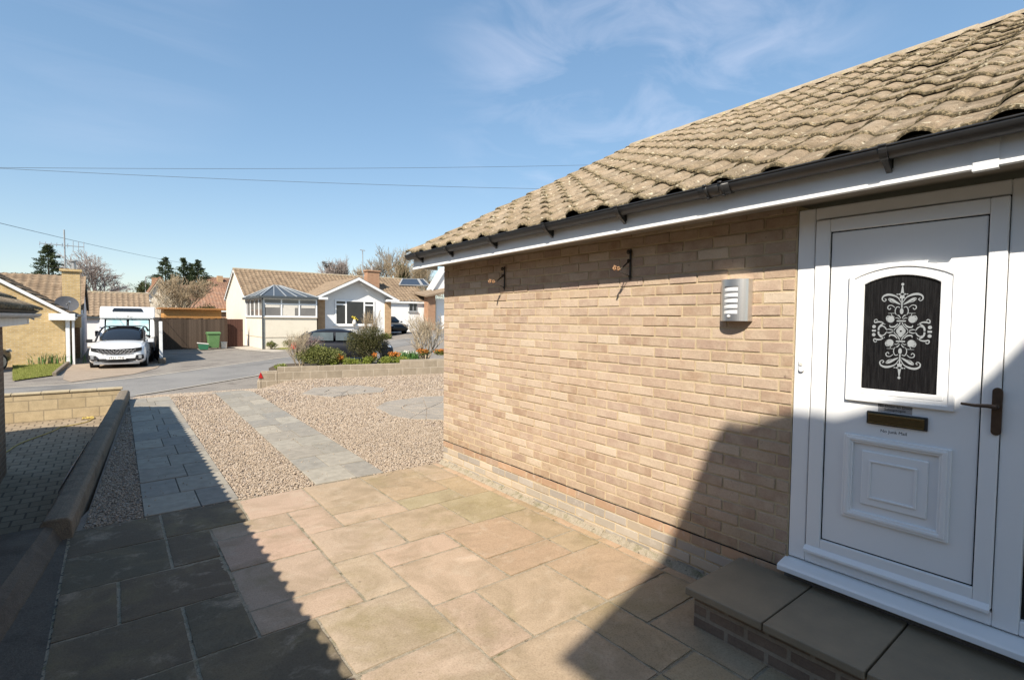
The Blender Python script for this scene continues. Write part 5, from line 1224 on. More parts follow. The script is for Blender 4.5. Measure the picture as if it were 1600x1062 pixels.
p = at_z(349.5, 544.5, -.21); cd = thing('food_caddy', (p.x, p.y, -.2), 'small pale caddy bin right of the wheelie bin', 'bin')
mb = MB(); frustum(mb, (p.x, p.y), .14, .13, .17, .16, -.2, .17); mb.build('caddy_body', PALEP, cd, bevel=.02)
mb = MB(); mb.box((p.x - .18, p.y - .17, .173), (p.x + .18, p.y + .17, .22)); mb.build('lid', PALEP, cd, bevel=.015)

# ------------------------------------------------------------------ vehicles
def loft(sections, closed=True):
    """sections: list of equal-length loops of points"""
    k = len(sections[0]); vs = [p for s in sections for p in s]; fs = []
    for i in range(len(sections) - 1):
        for q in range(k if closed else k - 1): fs.append((i * k + q, i * k + (q + 1) % k, (i + 1) * k + (q + 1) % k, (i + 1) * k + q))
    fs += [tuple(range(k)), tuple((len(sections) - 1) * k + q for q in range(k))]
    return vs, fs
def body_section(y, hw, z0, z1, crown=.06, tuck=.1):
    """half-rounded car body cross-section at station y"""
    L = [(hw - tuck, z0), (hw - .02, z0 + .12), (hw, z0 + (z1 - z0) * .45), (hw - .02, z0 + (z1 - z0) * .75), (hw - .09, z1 - .03), (hw - .22, z1 + crown * .35), (hw * .4, z1 + crown * .9), (0, z1 + crown)]
    return [(x, y, z) for x, z in L] + [(-x, y, z) for x, z in L[-2::-1]]
def glass_section(y, hw0, hw1, z0, z1, cr=.05):
    L = [(hw0, z0), (hw1 + (hw0 - hw1) * .45, z0 + (z1 - z0) * .6), (hw1, z1 - .05), (hw1 - .12, z1 + cr * .3), (hw1 * .4, z1 + cr * .9), (0, z1 + cr)]
    return [(x, y, z) for x, z in L] + [(-x, y, z) for x, z in L[-2::-1]]
def place(ob_root): pass
def local(root, mb, name, mat, smooth=False, bevel=0, parent=None):
    """parts are modelled in the thing's own frame"""
    o = mb.build(name, mat, None, smooth, bevel); o.parent = parent or root; o.matrix_parent_inverse = Matrix(); return o
def subsurf(o, lv=2):
    m_ = o.modifiers.new('subdivide', 'SUBSURF'); m_.levels = lv; m_.render_levels = lv
def wheel(root, x, y, r=.35, w=.23):
    a = 1 if x > 0 else -1
    mb = MB(); mb.tube([(x - w / 2, y, r), (x - w / 2 + .02, y, r), (x + w / 2 - .02, y, r), (x + w / 2, y, r)], [r - .03, r, r, r - .03], 24); t_ = local(root, mb, 'wheel', TYRE, False, .01)
    mb = MB(); mb.tube([(x + a * (w / 2 - .01), y, r), (x + a * (w / 2 + .012), y, r)], [r * .68, r * .62], 18)
    rm_ = local(root, mb, 'rim', ALU, False, 0, t_)
# white SUV (front towards -y in its own frame)
sl = (at_z(143, 575, -.3) + at_z(236, 565, -.3)) / 2
suv = thing('white_suv', (0.16, 25.3, -.34), 'white suv with dark sloping windscreen parked in front of the motorhome', 'car', None, math.radians(-7))
S_ = [(-.03, .58, .30, .66, .02), (.04, .80, .24, .86, .03), (.18, .89, .22, .96, .05), (.45, .925, .20, 1.01, .06), (1.0, .93, .20, 1.06, .06), (1.6, .93, .20, 1.10, .05), (2.6, .93, .22, 1.13, .02), (3.6, .92, .24, 1.15, .02), (4.2, .88, .30, 1.12, .02), (4.45, .78, .40, 1.0, .02)]
v, f = loft([body_section(y, hw, z0, z1, cr) for y, hw, z0, z1, cr in S_])
mb = MB(); mb.add(v, f); bd = local(suv, mb, 'body', CARWHITE, True); subsurf(bd, 1)
Gs = [(1.12, .74, .70, 1.05, 1.09), (1.6, .77, .66, 1.06, 1.36), (2.05, .80, .62, 1.08, 1.58), (2.6, .81, .62, 1.10, 1.63), (3.5, .80, .62, 1.12, 1.60), (4.05, .76, .60, 1.12, 1.50), (4.38, .68, .6, 1.05, 1.14)]
v, f = loft([glass_section(*q) for q in Gs]); mb = MB(); mb.add(v, f); gh_ = local(suv, mb, 'windscreen', CARGLASS, True); subsurf(gh_, 1)
mb = MB()
for sx in (-1, 1):
    mb.tube([(sx * .80, 1.10, 1.08), (sx * .765, 1.62, 1.40), (sx * .68, 2.08, 1.625), (sx * .67, 2.9, 1.665), (sx * .66, 3.7, 1.62), (sx * .70, 4.2, 1.45)], [.035, .04, .035, .03, .03, .05], 8)
local(suv, mb, 'roof_pillar', TRIM, True)
mb = MB(); mb.prism([(-.60, 2.12, 1.662), (.60, 2.12, 1.662), (.58, 3.6, 1.672), (-.58, 3.6, 1.672)], (0, 0, .02)); local(suv, mb, 'roof', TRIM, False, .01)
# front face details, set just proud of the nose
def curved_band(b, zs_lo, zs_hi, x0, x1, n_, yf, depth=.04):
    vs = []
    for i in range(n_ + 1):
        t = i / n_; x = x0 + (x1 - x0) * t; u = abs(x) / .9; y = yf + .16 * u ** 3
        vs += [(x, y, zs_lo(t)), (x, y, zs_hi(t)), (x, y + depth + .08, zs_hi(t)), (x, y + depth + .08, zs_lo(t))]
    b.add(vs, [(4 * i + q, 4 * i + (q + 1) % 4, 4 * i + 4 + (q + 1) % 4, 4 * i + 4 + q) for i in range(n_) for q in range(4)] + [(0, 1, 2, 3), (4 * n_, 4 * n_ + 1, 4 * n_ + 2, 4 * n_ + 3)])
mb = MB(); curved_band(mb, lambda t: .62 + .14 * abs(2 * t - 1) ** 1.6, lambda t: .83 + .06 * abs(2 * t - 1) ** 2, -.80, .80, 20, -.065); gr_ = local(suv, mb, 'grille', GRILLE)
mb = MB()
for i in range(-5, 6):
    for k, zz in enumerate((.66, .72, .78)):
        x = i * .115 + (.05 if k % 2 else 0)
        if abs(x) < .56 - (.72 - zz): mb.obox((x, -.07 + .16 * (abs(x) / .9) ** 3, zz), (.085, .012, .022), Matrix.Rotation(.35 if x < 0 else -.35, 3, 'Y'))
local(suv, mb, 'grille_jewels', SILVER, False, .003, gr_)
for sx in (-1, 1):
    mb = MB(); mb.prism([(sx * .86, .04, .60), (sx * .62, -.035, .58), (sx * .58, -.05, .42), (sx * .70, -.03, .36), (sx * .88, .06, .44)][::sx], (0, -.025, 0)); hl = local(suv, mb, 'headlight', TRIM, False, .01)
    mb = MB(); mb.box((sx * .70, -.055, .53), (sx * .80, -.02, .56)); mb.box((sx * .70, -.055, .46), (sx * .80, -.02, .49)); local(suv, mb, 'lens', LAMPCLR, False, .004, hl)
    mb = MB(); mb.obox((sx * 1.02, 1.28, 1.10), (.20, .11, .14), 0); mb.obox((sx * .90, 1.32, 1.06), (.14, .05, .04), 0); local(suv, mb, 'wing_mirror', CARWHITE if sx > 0 else TRIM, False, .03)
mb = MB(); curved_band(mb, lambda t: .30 + .05 * abs(2 * t - 1) ** 2, lambda t: .44 + .02 * abs(2 * t - 1), -.60, .60, 14, -.058); local(suv, mb, 'lower_intake', TRIM)
mb = MB(); curved_band(mb, lambda t: .235, lambda t: .285 + .03 * abs(2 * t - 1) ** 2, -.72, .72, 14, -.075, .06); local(suv, mb, 'skid_plate', SILVER)
mb = MB(); mb.box((-.30, -.125, .43), (.30, -.10, .55)); pt = local(suv, mb, 'number_plate', YPLATE, False, .004)
tx = textmesh('plate_text', 'YF21 TNJ', Matrix(((1, 0, 0, 0), (0, 0, -1, -.128), (0, 1, 0, .488), (0, 0, 0, 1))), .125, INK, None, .001); tx.parent = pt
for x in (-.80, .80):
    for y in (.88, 3.55): wheel(suv, x, y, .36, .24)
# motorhome
mh = thing('motorhome', (.62, 30.2, -.42), 'white motorhome with silver windscreen blinds parked behind the white suv', 'motorhome', None, math.radians(-3))
mb = MB(); mtop = 2.64; HW = 1.06
mb.prism([(-HW, .95, 2.03), (-HW, .66, 2.03), (-HW, .54, 2.08), (-HW, .56, 2.22), (-HW, .78, mtop - .05), (-HW, 1.05, mtop), (-HW, 5.8, mtop), (-HW, 5.9, .45), (-HW, 2.0, .45), (-HW, 1.9, 1.6), (-HW, 1.5, 2.03)], (2 * HW, 0, 0)); local(mh, mb, 'shell', VANWHITE, False, .05)
v, f = loft([body_section(y, hw, z0, z1, cr) for y, hw, z0, z1, cr in [(-.55, .62, .40, .95, .02), (-.42, .84, .32, 1.08, .04), (-.15, .93, .30, 1.15, .06), (.3, .96, .30, 1.22, .08), (1.0, .98, .30, 1.26, .06), (2.3, .98, .30, 1.30, .05)]]); mb = MB(); mb.add(v, f); cb_ = local(mh, mb, 'cab', VANWHITE, True); subsurf(cb_, 1)
v, f = loft([glass_section(y, a, b_, z0, z1, .03) for y, a, b_, z0, z1 in [(.25, .90, .86, 1.18, 1.24), (.72, .95, .88, 1.2, 1.92), (1.1, .97, .88, 1.2, 1.95), (2.1, .98, .88, 1.2, 1.95)]]); mb = MB(); mb.add(v, f); local(mh, mb, 'cab_window', CARGLASS, True)
for sx in (-1, 1):
    mb = MB(); mb.prism([(sx * .87, .30, .5), (sx * .87, .12, 1.22), (sx * .87, .575, 2.028), (sx * .87, 1.5, 2.028), (sx * .87, 1.5, .5)], (sx * .185, 0, 0)); local(mh, mb, 'side_fairing', VANWHITE, False, .04)
for s0_, s1_ in ((-.84, -.05), (.05, .84)):
    mb = MB(); q = [(s0_, .20, 1.28), (s1_, .20, 1.28), (s1_ * .97, .62, 1.99), (s0_ * .97, .62, 1.99)]; mb.prism(q, (0, -.03, .01)); local(mh, mb, 'windscreen_blind', PALEGLASS, False, .02)
mb = MB(); mb.bar((-.92, .17, 1.25), (.92, .17, 1.25), .06, .05); mb.bar((-.92, .64, 2.01), (.92, .64, 2.01), .05, .05); mb.bar((0, .17, 1.27), (0, .58, 1.92), .07, .03); local(mh, mb, 'windscreen_frame', TRIM)
mb = MB(); mb.prism([(-.60, .66, 2.40), (.60, .66, 2.40), (.54, .765, 2.55), (-.54, .765, 2.55)], (0, -.05, .03)); local(mh, mb, 'skylight', CARGLASS, False, .02)
mb = MB(); mb.tube(spiral((.02, .475, 2.17), (1, 0, 0), (0, 0, 1), .045, .8, 12, .8), .012, 5); mb.tube([(.06, .475, 2.165), (.2, .478, 2.165)], .010, 5); local(mh, mb, 'emblem', GREYALU)
for sx in (-1, 1):
    mb = MB(); mb.obox((sx * 1.17, .5, 1.36), (.13, .12, .26), 0); mb.bar((sx * 1.04, .55, 1.28), (sx * 1.13, .52, 1.32), .05, .05); local(mh, mb, 'wing_mirror', TRIM, False, .04)
    mb = MB(); mb.ellipsoid((sx * .72, -.40, .92), (.14, .12, .17), 12, 8); local(mh, mb, 'headlight', LAMPCLR, True)
mb = MB(); mb.box((-.5, -.60, .55), (.5, -.50, .80)); local(mh, mb, 'grille', TRIM, False, .03)
mb = MB(); mb.box((-.9, 2.4, 2.606), (-.3, 3.4, 2.66)); local(mh, mb, 'roof_vent', PALEP, False, .02)
for x in (-.88, .88):
    for y in (.35, 4.3): wheel(mh, x, y, .34, .22)
# saloon cars: dark blue behind the flower bed, black one beyond, black one at far left
def saloon(loc, rz, label, paint, sheen=True):
    c = thing('parked_car', loc, label, 'car', None, rz)
    S_ = [(-.02, .55, .34, .60, .02), (.06, .74, .26, .70, .03), (.3, .83, .22, .78, .05), (.9, .87, .20, .86, .06), (1.4, .88, .20, .92, .04), (2.4, .88, .20, .93, .02), (3.4, .87, .22, .95, .02), (3.95, .82, .28, .93, .03), (4.2, .70, .40, .80, .02)]
    v, f = loft([body_section(y, hw, z0, z1, cr) for y, hw, z0, z1, cr in S_]); mb = MB(); mb.add(v, f); o = local(c, mb, 'body', paint, True); subsurf(o, 1)
    v, f = loft([glass_section(*q) for q in [(1.1, .72, .66, .86, .92), (1.65, .74, .60, .88, 1.26), (2.0, .76, .58, .9, 1.40), (2.9, .76, .58, .92, 1.42), (3.5, .74, .58, .92, 1.30), (4.0, .68, .6, .90, .96)]]); mb = MB(); mb.add(v, f); o = local(c, mb, 'roof', paint, True); subsurf(o, 1)
    for sx in (-1, 1):
        for (ya, yb, y2a, y2b) in ((1.55, 2.42, 1.95, 2.42), (2.52, 3.55, 2.52, 3.30)):
            mb = MB(); mb.prism([(sx * .785, ya, .955), (sx * .785, yb, .965), (sx * .655, y2b, 1.30), (sx * .655, y2a, 1.30)][::sx], (sx * .012, 0, .005)); local(c, mb, 'side_window', SHEEN if sheen else CARGLASS, False)
        mb = MB(); mb.obox((sx * .93, 1.5, .98), (.16, .1, .11), 0); local(c, mb, 'wing_mirror', paint, False, .03)
        mb = MB(); mb.prism([(sx * .48, .03, .60), (sx * .82, .22, .66), (sx * .82, .34, .78), (sx * .55, .16, .72)][::sx], (0, -.03, .012)); local(c, mb, 'headlight', LAMPCLR, False, .01)
        mb = MB(); mb.prism([(sx * .40, 4.19, .62), (sx * .82, 3.96, .60), (sx * .82, 3.90, .92), (sx * .45, 4.12, .88)][::sx], (sx * .03, .05, 0)); local(c, mb, 'tail_light', LAMPRED, False, .01)
    mb = MB(); mb.prism([(-.62, 1.25, 1.0), (.62, 1.25, 1.0), (.52, 1.86, 1.36), (-.52, 1.86, 1.36)], (0, -.03, .03)); local(c, mb, 'windscreen', CARGLASS, False)
    mb = MB(); mb.prism([(-.58, 3.98, 1.0), (.58, 3.98, 1.0), (.50, 3.58, 1.30), (-.50, 3.58, 1.30)], (0, .03, .03)); local(c, mb, 'rear_window', SHEEN if sheen else CARGLASS, False)
    for x in (-.76, .76):
        for y in (.8, 3.4): wheel(c, x, y, .31, .2)
    return c
cc = CAM + ray(537, 540) * 22.6; rz_ = math.radians(70)
saloon((cc.x + 2.1 * math.sin(rz_), cc.y - 2.1 * math.cos(rz_), -.13), rz_, 'dark blue car parked behind the flower bed bushes', CARDARK)
saloon((wx1 + 1.25, 36.2, G(wx1 + 1.2)), math.radians(4), 'black car parked beside the white gable, partly behind the bare shrub', CARBLACK, False)
p = at_z(34, 588, -.29); saloon((p.x - 1.25, p.y + 4.0, -.29), math.radians(155), 'dark car half hidden by the brick bungalow at the left edge', CARBLACK, False)

# ------------------------------------------------------------------ planter wall
pw = thing('planter_wall', (6, 16, 0), 'stepped grey brown block wall holding the flower bed', 'wall')
pA, pB = Vector((3.32, 15.68, 0)), Vector((11.3, 14.16, 0)); dW = (pB - pA).normalized(); nW = Vector((-dW.y, dW.x, 0)); LW = (pB - pA).length
def along(px): # distance along the wall line at that bearing
    d = ray(px, 590); t = (pA - CAM).dot(nW) / d.dot(nW); return ((CAM + d * t) - pA).dot(dW)
def ztop(px, py):
    d = ray(px, py); t = (pA - CAM).dot(nW) / d.dot(nW); return (CAM + d * t).z
zA, zB_, zC = ztop(418, 580), ztop(500, 571.5), ztop(660, 561.5)
d1, d2 = along(434), along(627)
mb = MB()
def wseg(a, b_, zt_, n_=1):
    p, q = pA + dW * a, pA + dW * b_
    mb.prism([(p.x, p.y, -.6), (q.x, q.y, -.6), (q.x, q.y, zt_), (p.x, p.y, zt_)], nW * .2)
wseg(0, d1 - .003, zA); wseg(d1, d2 - .003, zB_); wseg(d2, LW, zC); mb.build('blockwork', BLOCK2, pw, bevel=.012)
e0 = pA + nW * .2; mb = MB(); mb.prism([(pA.x - .004, pA.y, -.6), (pA.x - .004, pA.y, zA - .05), (pA.x - .10, pA.y + .02, -.02), (pA.x - .10, pA.y + .02, -.6)], nW * .2); mb.build('end_block', BLOCK2, pw, bevel=.02)
rp = thing('warning_reflector', tuple(pA + Vector((.05, -.02, zA - .16))), 'small red triangular reflector on the left end of the block wall', 'reflector')
mb = MB(); c = pA + dW * -.02 - nW * .012; c.z = zA - .10; mb.prism([c + dW * -.06 + Vector((0, 0, -.08)), c + dW * .06 + Vector((0, 0, -.08)), c + Vector((0, 0, .09))], -nW * .012); mb.build('triangle', REDREF, rp)
sheet('flower_bed', SOIL, [tuple((pA + dW * (.2 + i * .95) + nW * .19).xy) for i in range(9)], [tuple((pA + dW * (.3 + i * .95) + nW * 3.6).xy) for i in range(9)], 30, 10, lambda x, y: (zA if (Vector((x, y, 0)) - pA).dot(dW) < d1 else zB_) - .1 + .03 * math.sin(x * 3) - .09 * max(0, (Vector((x, y, 0)) - pA).dot(nW) - 2))
BEDZ = zB_ - .1

# ------------------------------------------------------------------ plants
def leaves(n, pos_fn, size, aspect=.5, droop=.0, rng=None):
    """n leaf quads; pos_fn gives (position, outward) arrays"""
    P, O = pos_fn(n)
    a = NR.normal(0, 1, (n, 3)); a += O * .8; a /= np.linalg.norm(a, axis=1, keepdims=True)
    b = np.cross(a, NR.normal(0, 1, (n, 3))); b /= np.linalg.norm(b, axis=1, keepdims=True)
    s = (size * NR.uniform(.6, 1.3, n))[:, None]
    V = np.stack([P, P + a * s * .5 + b * s * aspect * .5, P + a * s, P + a * s * .5 - b * s * aspect * .5], 1).reshape(-1, 3)
    return V, np.arange(4 * n).reshape(-1, 4)
def blob_pts(c, rad, lumps=9, seed=0, shell=.55):
    g = np.random.default_rng(seed)
    L = g.normal(0, 1, (lumps, 3)); L /= np.linalg.norm(L, axis=1, keepdims=True); L[:, 2] = np.abs(L[:, 2]) * .9 - .15; L *= g.uniform(.35, .72, (lumps, 1)); lr = g.uniform(.30, .52, lumps)
    def fn(n):
        i = g.integers(0, lumps, n); d = g.normal(0, 1, (n, 3)); d /= np.linalg.norm(d, axis=1, keepdims=True)
        q = L[i] + d * (lr[i] * g.uniform(shell, 1.08, n))[:, None]
        q[:, 2] = np.maximum(q[:, 2], -.62)
        return np.array(c) + q * np.array(rad), d
    return fn
def bush(name, label, cat, c, rad, n, leaf, mat, seed, aspect=.5, stem=BARK, group=None, lumps=9, twig=None):
    b = thing(name, (c[0], c[1], c[2] - rad[2] * .62), label, cat, group)
    V, Fc = leaves(n, blob_pts(c, rad, lumps, seed), leaf, aspect); numesh('foliage', V, Fc, mat, b)
    g = random.Random(seed); mb = MB(); base = Vector((c[0], c[1], c[2] - rad[2] * .66))
    for k in range(12):
        e = Vector((c[0] + g.uniform(-.6, .6) * rad[0], c[1] + g.uniform(-.6, .6) * rad[1], c[2] + g.uniform(-.1, .6) * rad[2])); mid = base.lerp(e, .5) + Vector((g.uniform(-.05, .05), g.uniform(-.05, .05), .05)); mb.tube([base + Vector((g.uniform(-.05, .05), g.uniform(-.05, .05), 0)), mid, e], [.022, .014, .004], 5)
    mb.build('stems', stem, b, smooth=True)
    return b
def bare(name, label, cat, base, h, spread, mat, seed, levels=5, trunk=.1, first=.25, nb=(2, 3), droop=0.0, sides=4, stems=1, up=.35, twig=.004, group=None, part='branches', shrink=.74, lean=(0, 0), wid=None):
    g = random.Random(seed); root = thing(name, base, label, cat, group)
    mt, mbr = MB(), MB()
    def grow(p, d, L, r, lv):
        mb = mt if lv == 0 else mbr
        n_ = 3 if lv < 2 else 2; pts = [p]; rs = [r]; q = p
        for i in range(n_):
            d = (d + Vector((g.gauss(0, .13), g.gauss(0, .13), g.gauss(0, .08) + (up * .12 if lv < 3 else 0) - droop * lv * .11))).normalized()
            q = q + d * (L / n_); pts.append(q); rs.append(max(twig, r * (1 - .42 * (i + 1) / n_)))
        mb.tube(pts, rs, 7 if lv == 0 else (5 if lv == 1 else (4 if lv == 2 else 3)), cap=False)
        if lv >= levels: return
        for k in range(g.randint(*nb) + (1 if 0 < lv < levels - 1 else 0)):
            t = g.uniform(.45, 1.0) if lv else g.uniform(first, 1.0)
            i = min(int(t * n_), n_ - 1); o = pts[i].lerp(pts[i + 1], t * n_ - i)
            a = g.uniform(0, 2 * math.pi); ax = Vector((math.cos(a), math.sin(a), g.uniform(-.1, .3)))
            nd = (d * (1 - spread) + ax * spread + Vector((0, 0, up * .3))).normalized()
            grow(o, nd, L * g.uniform(shrink - .14, shrink + .1), rs[i] * .62, lv + 1)
        grow(q, (d + Vector((g.gauss(0, .15), g.gauss(0, .15), .05))).normalized(), L * shrink, rs[-1] * .9, lv + 1)
    tot = sum(shrink ** i for i in range(levels)) * .62
    for s in range(stems):
        a = 2 * math.pi * s / max(1, stems) + g.uniform(-.4, .4); sp = 0 if stems == 1 else .55
        d = Vector((math.cos(a) * sp + lean[0], math.sin(a) * sp + lean[1], 1)).normalized(); grow(Vector(base) + Vector((math.cos(a) * .05 * (stems > 1), math.sin(a) * .05 * (stems > 1), -.05)), d, h / tot * .5, trunk, 0)
    A_ = mt.v + mbr.v; k_ = h / (max(p[2] for p in A_) - base[2]); rr = sorted(math.hypot(p[0] - base[0], p[1] - base[1]) for p in A_)[int(len(A_) * .985)]
    kx_ = (wid / rr) if wid else k_
    for m_ in (mt, mbr): m_.v = [(base[0] + (p[0] - base[0]) * kx_, base[1] + (p[1] - base[1]) * kx_, base[2] + (p[2] - base[2]) * k_) for p in m_.v]
    mt.build('trunk', mat, root, smooth=True); mbr.build(part, mat, root, smooth=True)
    return root
def conifer(name, label, base, h, r, mat, seed, n=9000, group=None, shape=1.0, irregular=.25):
    g = np.random.default_rng(seed); root = thing(name, base, label, 'tree', group)
    V = []; Fc = []; mb = MB(); mb.tube([base, (base[0], base[1], base[2] + h * .97)], [h * .022, .02], 7); mb.build('trunk', IVYBARK, root)
    nb = int(h * 24); off = 0
    for k in range(nb):
        t = .06 + .94 * (k / nb); z = base[2] + h * t; L = r * (1 - t) ** shape * g.uniform(1 - irregular * 1.6, 1 + irregular) + .12; a = g.uniform(0, 6.283); up = g.uniform(.05, .5)
        m_ = max(12, int(n / nb * (.35 + L / r))); s = g.uniform(.12, 1, m_) ** .7
        ca, sa = math.cos(a), math.sin(a)
        P = np.stack([base[0] + ca * L * s, base[1] + sa * L * s, z + up * L * s + .10 * L * np.sin(s * 3)], 1) + g.normal(0, .055 * h / 6 + .05 * L, (m_, 3)) * np.array([1, 1, .5])
        d = np.stack([np.full(m_, ca), np.full(m_, sa), np.full(m_, .35)], 1) + g.normal(0, .45, (m_, 3)); d /= np.linalg.norm(d, axis=1, keepdims=True)
        b = np.cross(d, g.normal(0, 1, (m_, 3))); b /= np.linalg.norm(b, axis=1, keepdims=True); sz = (h * .026 * g.uniform(.6, 1.3, m_))[:, None]
        V.append(np.stack([P, P + d * sz * .5 + b * sz * .2, P + d * sz, P + d * sz * .5 - b * sz * .2], 1).reshape(-1, 3)); Fc.append(np.arange(4 * m_).reshape(-1, 4) + off); off += 4 * m_
    numesh('crown', np.concatenate(V), np.concatenate(Fc), mat, root)
    return root
def bedpt(px, s): # point on the bed s metres behind the wall face at that bearing
    d = ray(px, 590); t = ((pA + nW * s) - CAM).dot(nW) / d.dot(nW); q = CAM + d * t; return Vector((q.x, q.y, BEDZ))
def hz(px, py, p):  # height seen at py for bearing px at the distance of p
    d = ray(px, py); t = math.hypot(p.x, p.y) / math.hypot(d.x, d.y); return (CAM + d * t).z
# flower bed
p = bedpt(499, .55); zt_, zb_ = hz(497, 538, p), hz(497, 570, p)
bush('evergreen_bush', 'rounded yellow green evergreen bush on the left of the flower bed', 'bush', (p.x, p.y, zb_ + (zt_ - zb_) * .42), (.74, .6, (zt_ - zb_) * .72), 9000, .05, LEAF_BOX, 3, lumps=16)
p = bedpt(573, .95); zt_ = hz(570, 505, p); zb_ = hz(570, 566, p)
bush('conifer_bush', 'tall dark olive bush in the middle of the flower bed in front of the car', 'bush', (p.x, p.y, zb_ + (zt_ - zb_) * .46), (.86, .7, (zt_ - zb_) * .66), 15000, .045, LEAF_DARK, 8, .4, lumps=20)
p2 = bedpt(580, 1.9); zt2 = hz(573, 485, p2); 
bare('dry_shrub', 'pale dry shrub with upright tan stems above the dark bush', 'shrub', (p2.x, p2.y, BEDZ), zt2 - BEDZ + .1, .3, TANBARK, 12, 4, .02, .2, (1, 2), twig=.005, stems=7, up=.8, wid=.42)
p = bedpt(470, .6); bare('bare_shrub', 'pale bare shrub at the left end of the flower bed', 'shrub', (p.x, p.y, zA - .05), hz(462, 508, p) - zA, .5, PALEBARK, 21, 4, .024, .2, (1, 2), twig=.0042, stems=7, up=.6, wid=.46, lean=(-.25, 0))
p = bedpt(663, 1.2); bare('bare_shrub', 'pale bare shrub on the right of the flower bed in front of the white bungalow', 'shrub', (p.x, p.y, BEDZ), hz(655, 488, p) - BEDZ + .05, .5, PALEBARK, 23, 4, .036, .2, (1, 2), twig=.0055, stems=9, up=.6, wid=.85)
p = bedpt(487, 1.6); bush('heather_shrub', 'purple grey dry heather behind the round evergreen bush', 'shrub', (p.x, p.y, hz(487, 522, p) - .3), (.6, .35, .28), 1300, .08, LEAF_PURPLE, 31, .10)
for (px, s, r_, lab, sd_) in ((520, .5, .26, 'lime green ground cover plant beside the round bush', 41), (548, .42, .36, 'lime green ground cover plant left of the dark bush', 42), (605, .42, .42, 'lime green ground cover plant below the orange flowers', 43), (578, .40, .26, 'low lime green ground cover plant under the dark bush', 47), (628, .5, .25, 'lime green ground cover plant at the step of the wall', 44)):
    p = bedpt(px, s); bush('ground_cover', lab, 'plant', (p.x, p.y, BEDZ + .14), (r_, .28, .2), 1500, .05, LEAF_LIME, sd_, .5, group='ground cover plants in the flower bed')
def flowers(name, label, p, rad, z, n, petal, seed, leaf=LEAF_BOX):
    f = thing(name, (p.x, p.y, z - .1), label, 'flowers', 'flowers in the flower bed')
    V, Fc = leaves(n * 3, blob_pts((p.x, p.y, z), (rad, rad * .8, .16), 7, seed, .2), .06, .35); numesh('leaves', V, Fc, leaf, f)
    V, Fc = leaves(int(n * 1.5), blob_pts((p.x, p.y, z + .07), (rad * .85, rad * .8, .12), 7, seed + 1, .85), .042, .9); numesh('blooms', V, Fc, petal, f)
for (px, s, r_, z, lab, sd_) in ((530, .5, .2, .20, 'orange wallflowers beside the round evergreen bush', 51), (614, .75, .30, .24, 'orange wallflowers right of the dark bush', 52), (585, .35, .12, .26, 'few orange blooms at the foot of the dark bush', 55), (661, .8, .30, .34, 'orange wallflowers under the right bare shrub', 53), (688, .7, .26, .34, 'orange wallflowers next to the house corner', 54)):
    p = bedpt(px, s); flowers('wallflowers', lab, p, r_, BEDZ + z, 260 if r_ > .15 else 60, PETAL_O, sd_)
def blades(name, label, c, n, h, spread, seed, petal=None):
    g = np.random.default_rng(seed); r_ = thing(name, tuple(c), label, 'plant'); V = []; off = 0
    for k in range(n):
        x, y = c[0] + g.normal(0, spread), c[1] + g.normal(0, spread * .6); a = g.uniform(0, 6.28); b = g.uniform(.1, .45); w_ = .012; hh = h * g.uniform(.6, 1.1); dx, dy = math.cos(a), math.sin(a)
        V += [(x - dy * w_, y + dx * w_, c[2]), (x + dy * w_, y - dx * w_, c[2]), (x + dx * b * hh * .35 + dy * w_, y + dy * b * hh * .35 - dx * w_, c[2] + hh * .65), (x + dx * b * hh * .35 - dy * w_, y + dy * b * hh * .35 + dx * w_, c[2] + hh * .65), (x + dx * b * hh, y + dy * b * hh, c[2] + hh * .95), (x + dx * b * hh + .003, y + dy * b * hh, c[2] + hh * .95)]
    n6 = np.arange(n)[:, None] * 6; numesh('leaves', np.array(V), np.concatenate([n6 + np.array([[0, 1, 2, 3]]), n6 + np.array([[3, 2, 5, 4]])]), LEAF_BLADE, r_)
    if petal:
        Vp, Fp = leaves(40, blob_pts((c[0], c[1], c[2] + h * .8), (spread * 1.6, spread, h * .25), 6, seed, .2), .05, .9); numesh('blooms', Vp, Fp, petal, r_)
p = bedpt(638, 1.5); blades('daffodils', 'strappy green daffodil leaves with white blooms behind the orange flowers', (p.x, p.y, BEDZ), 190, .42, .26, 61, PETAL_W)
p = bedpt(612, 1.3); blades('daffodils', 'strappy green leaves right beside the dark bush', (p.x, p.y, BEDZ), 120, .36, .16, 62)
p = bedpt(440, .5); bush('small_plant', 'tiny yellow green plant behind the low end of the block wall', 'plant', (p.x, p.y, zA + .05), (.22, .18, .12), 500, .05, LEAF_LIME, 71)
p = at_y(604, 532, 33); bush('evergreen_bush', 'small olive bush at the foot of the white gable', 'bush', (p.x, p.y, p.z + .15), (.55, .4, .5), 1600, .09, LEAF_BOX, 72)
# verge and plants by the conservatory
sheet('conservatory_lawn', GRASSBASE, [(xc0 + .9, Yc - 2.6), (xc0 + .35, Yc - .1)], [(xc1 - 1, Yc - 2.2), (xc1 - .3, Yc - .1)], 6, 4, lambda x, y: G(x) + .035)
sheet('path', KERBM, [(xl - 1.2, 38), (xc0 - 1.1, 34), (xc0 - .2, 31)], [(xl - .05, 38), (xc0 - .05, 34), (xc0 + .8, 31.2)], 8, 4, lambda x, y: G(x) + .03)
for (px, lab, sd_) in ((424, 'small green plant at the corner of the conservatory', 74), (452, 'low green plant below the conservatory wall', 75)):
    p = at_y(px, 541, Yc - .5); bush('small_plant', lab, 'plant', (p.x, p.y, G(p.x) + .25), (.35, .25, .32), 700, .08, LEAF_BOX, sd_)
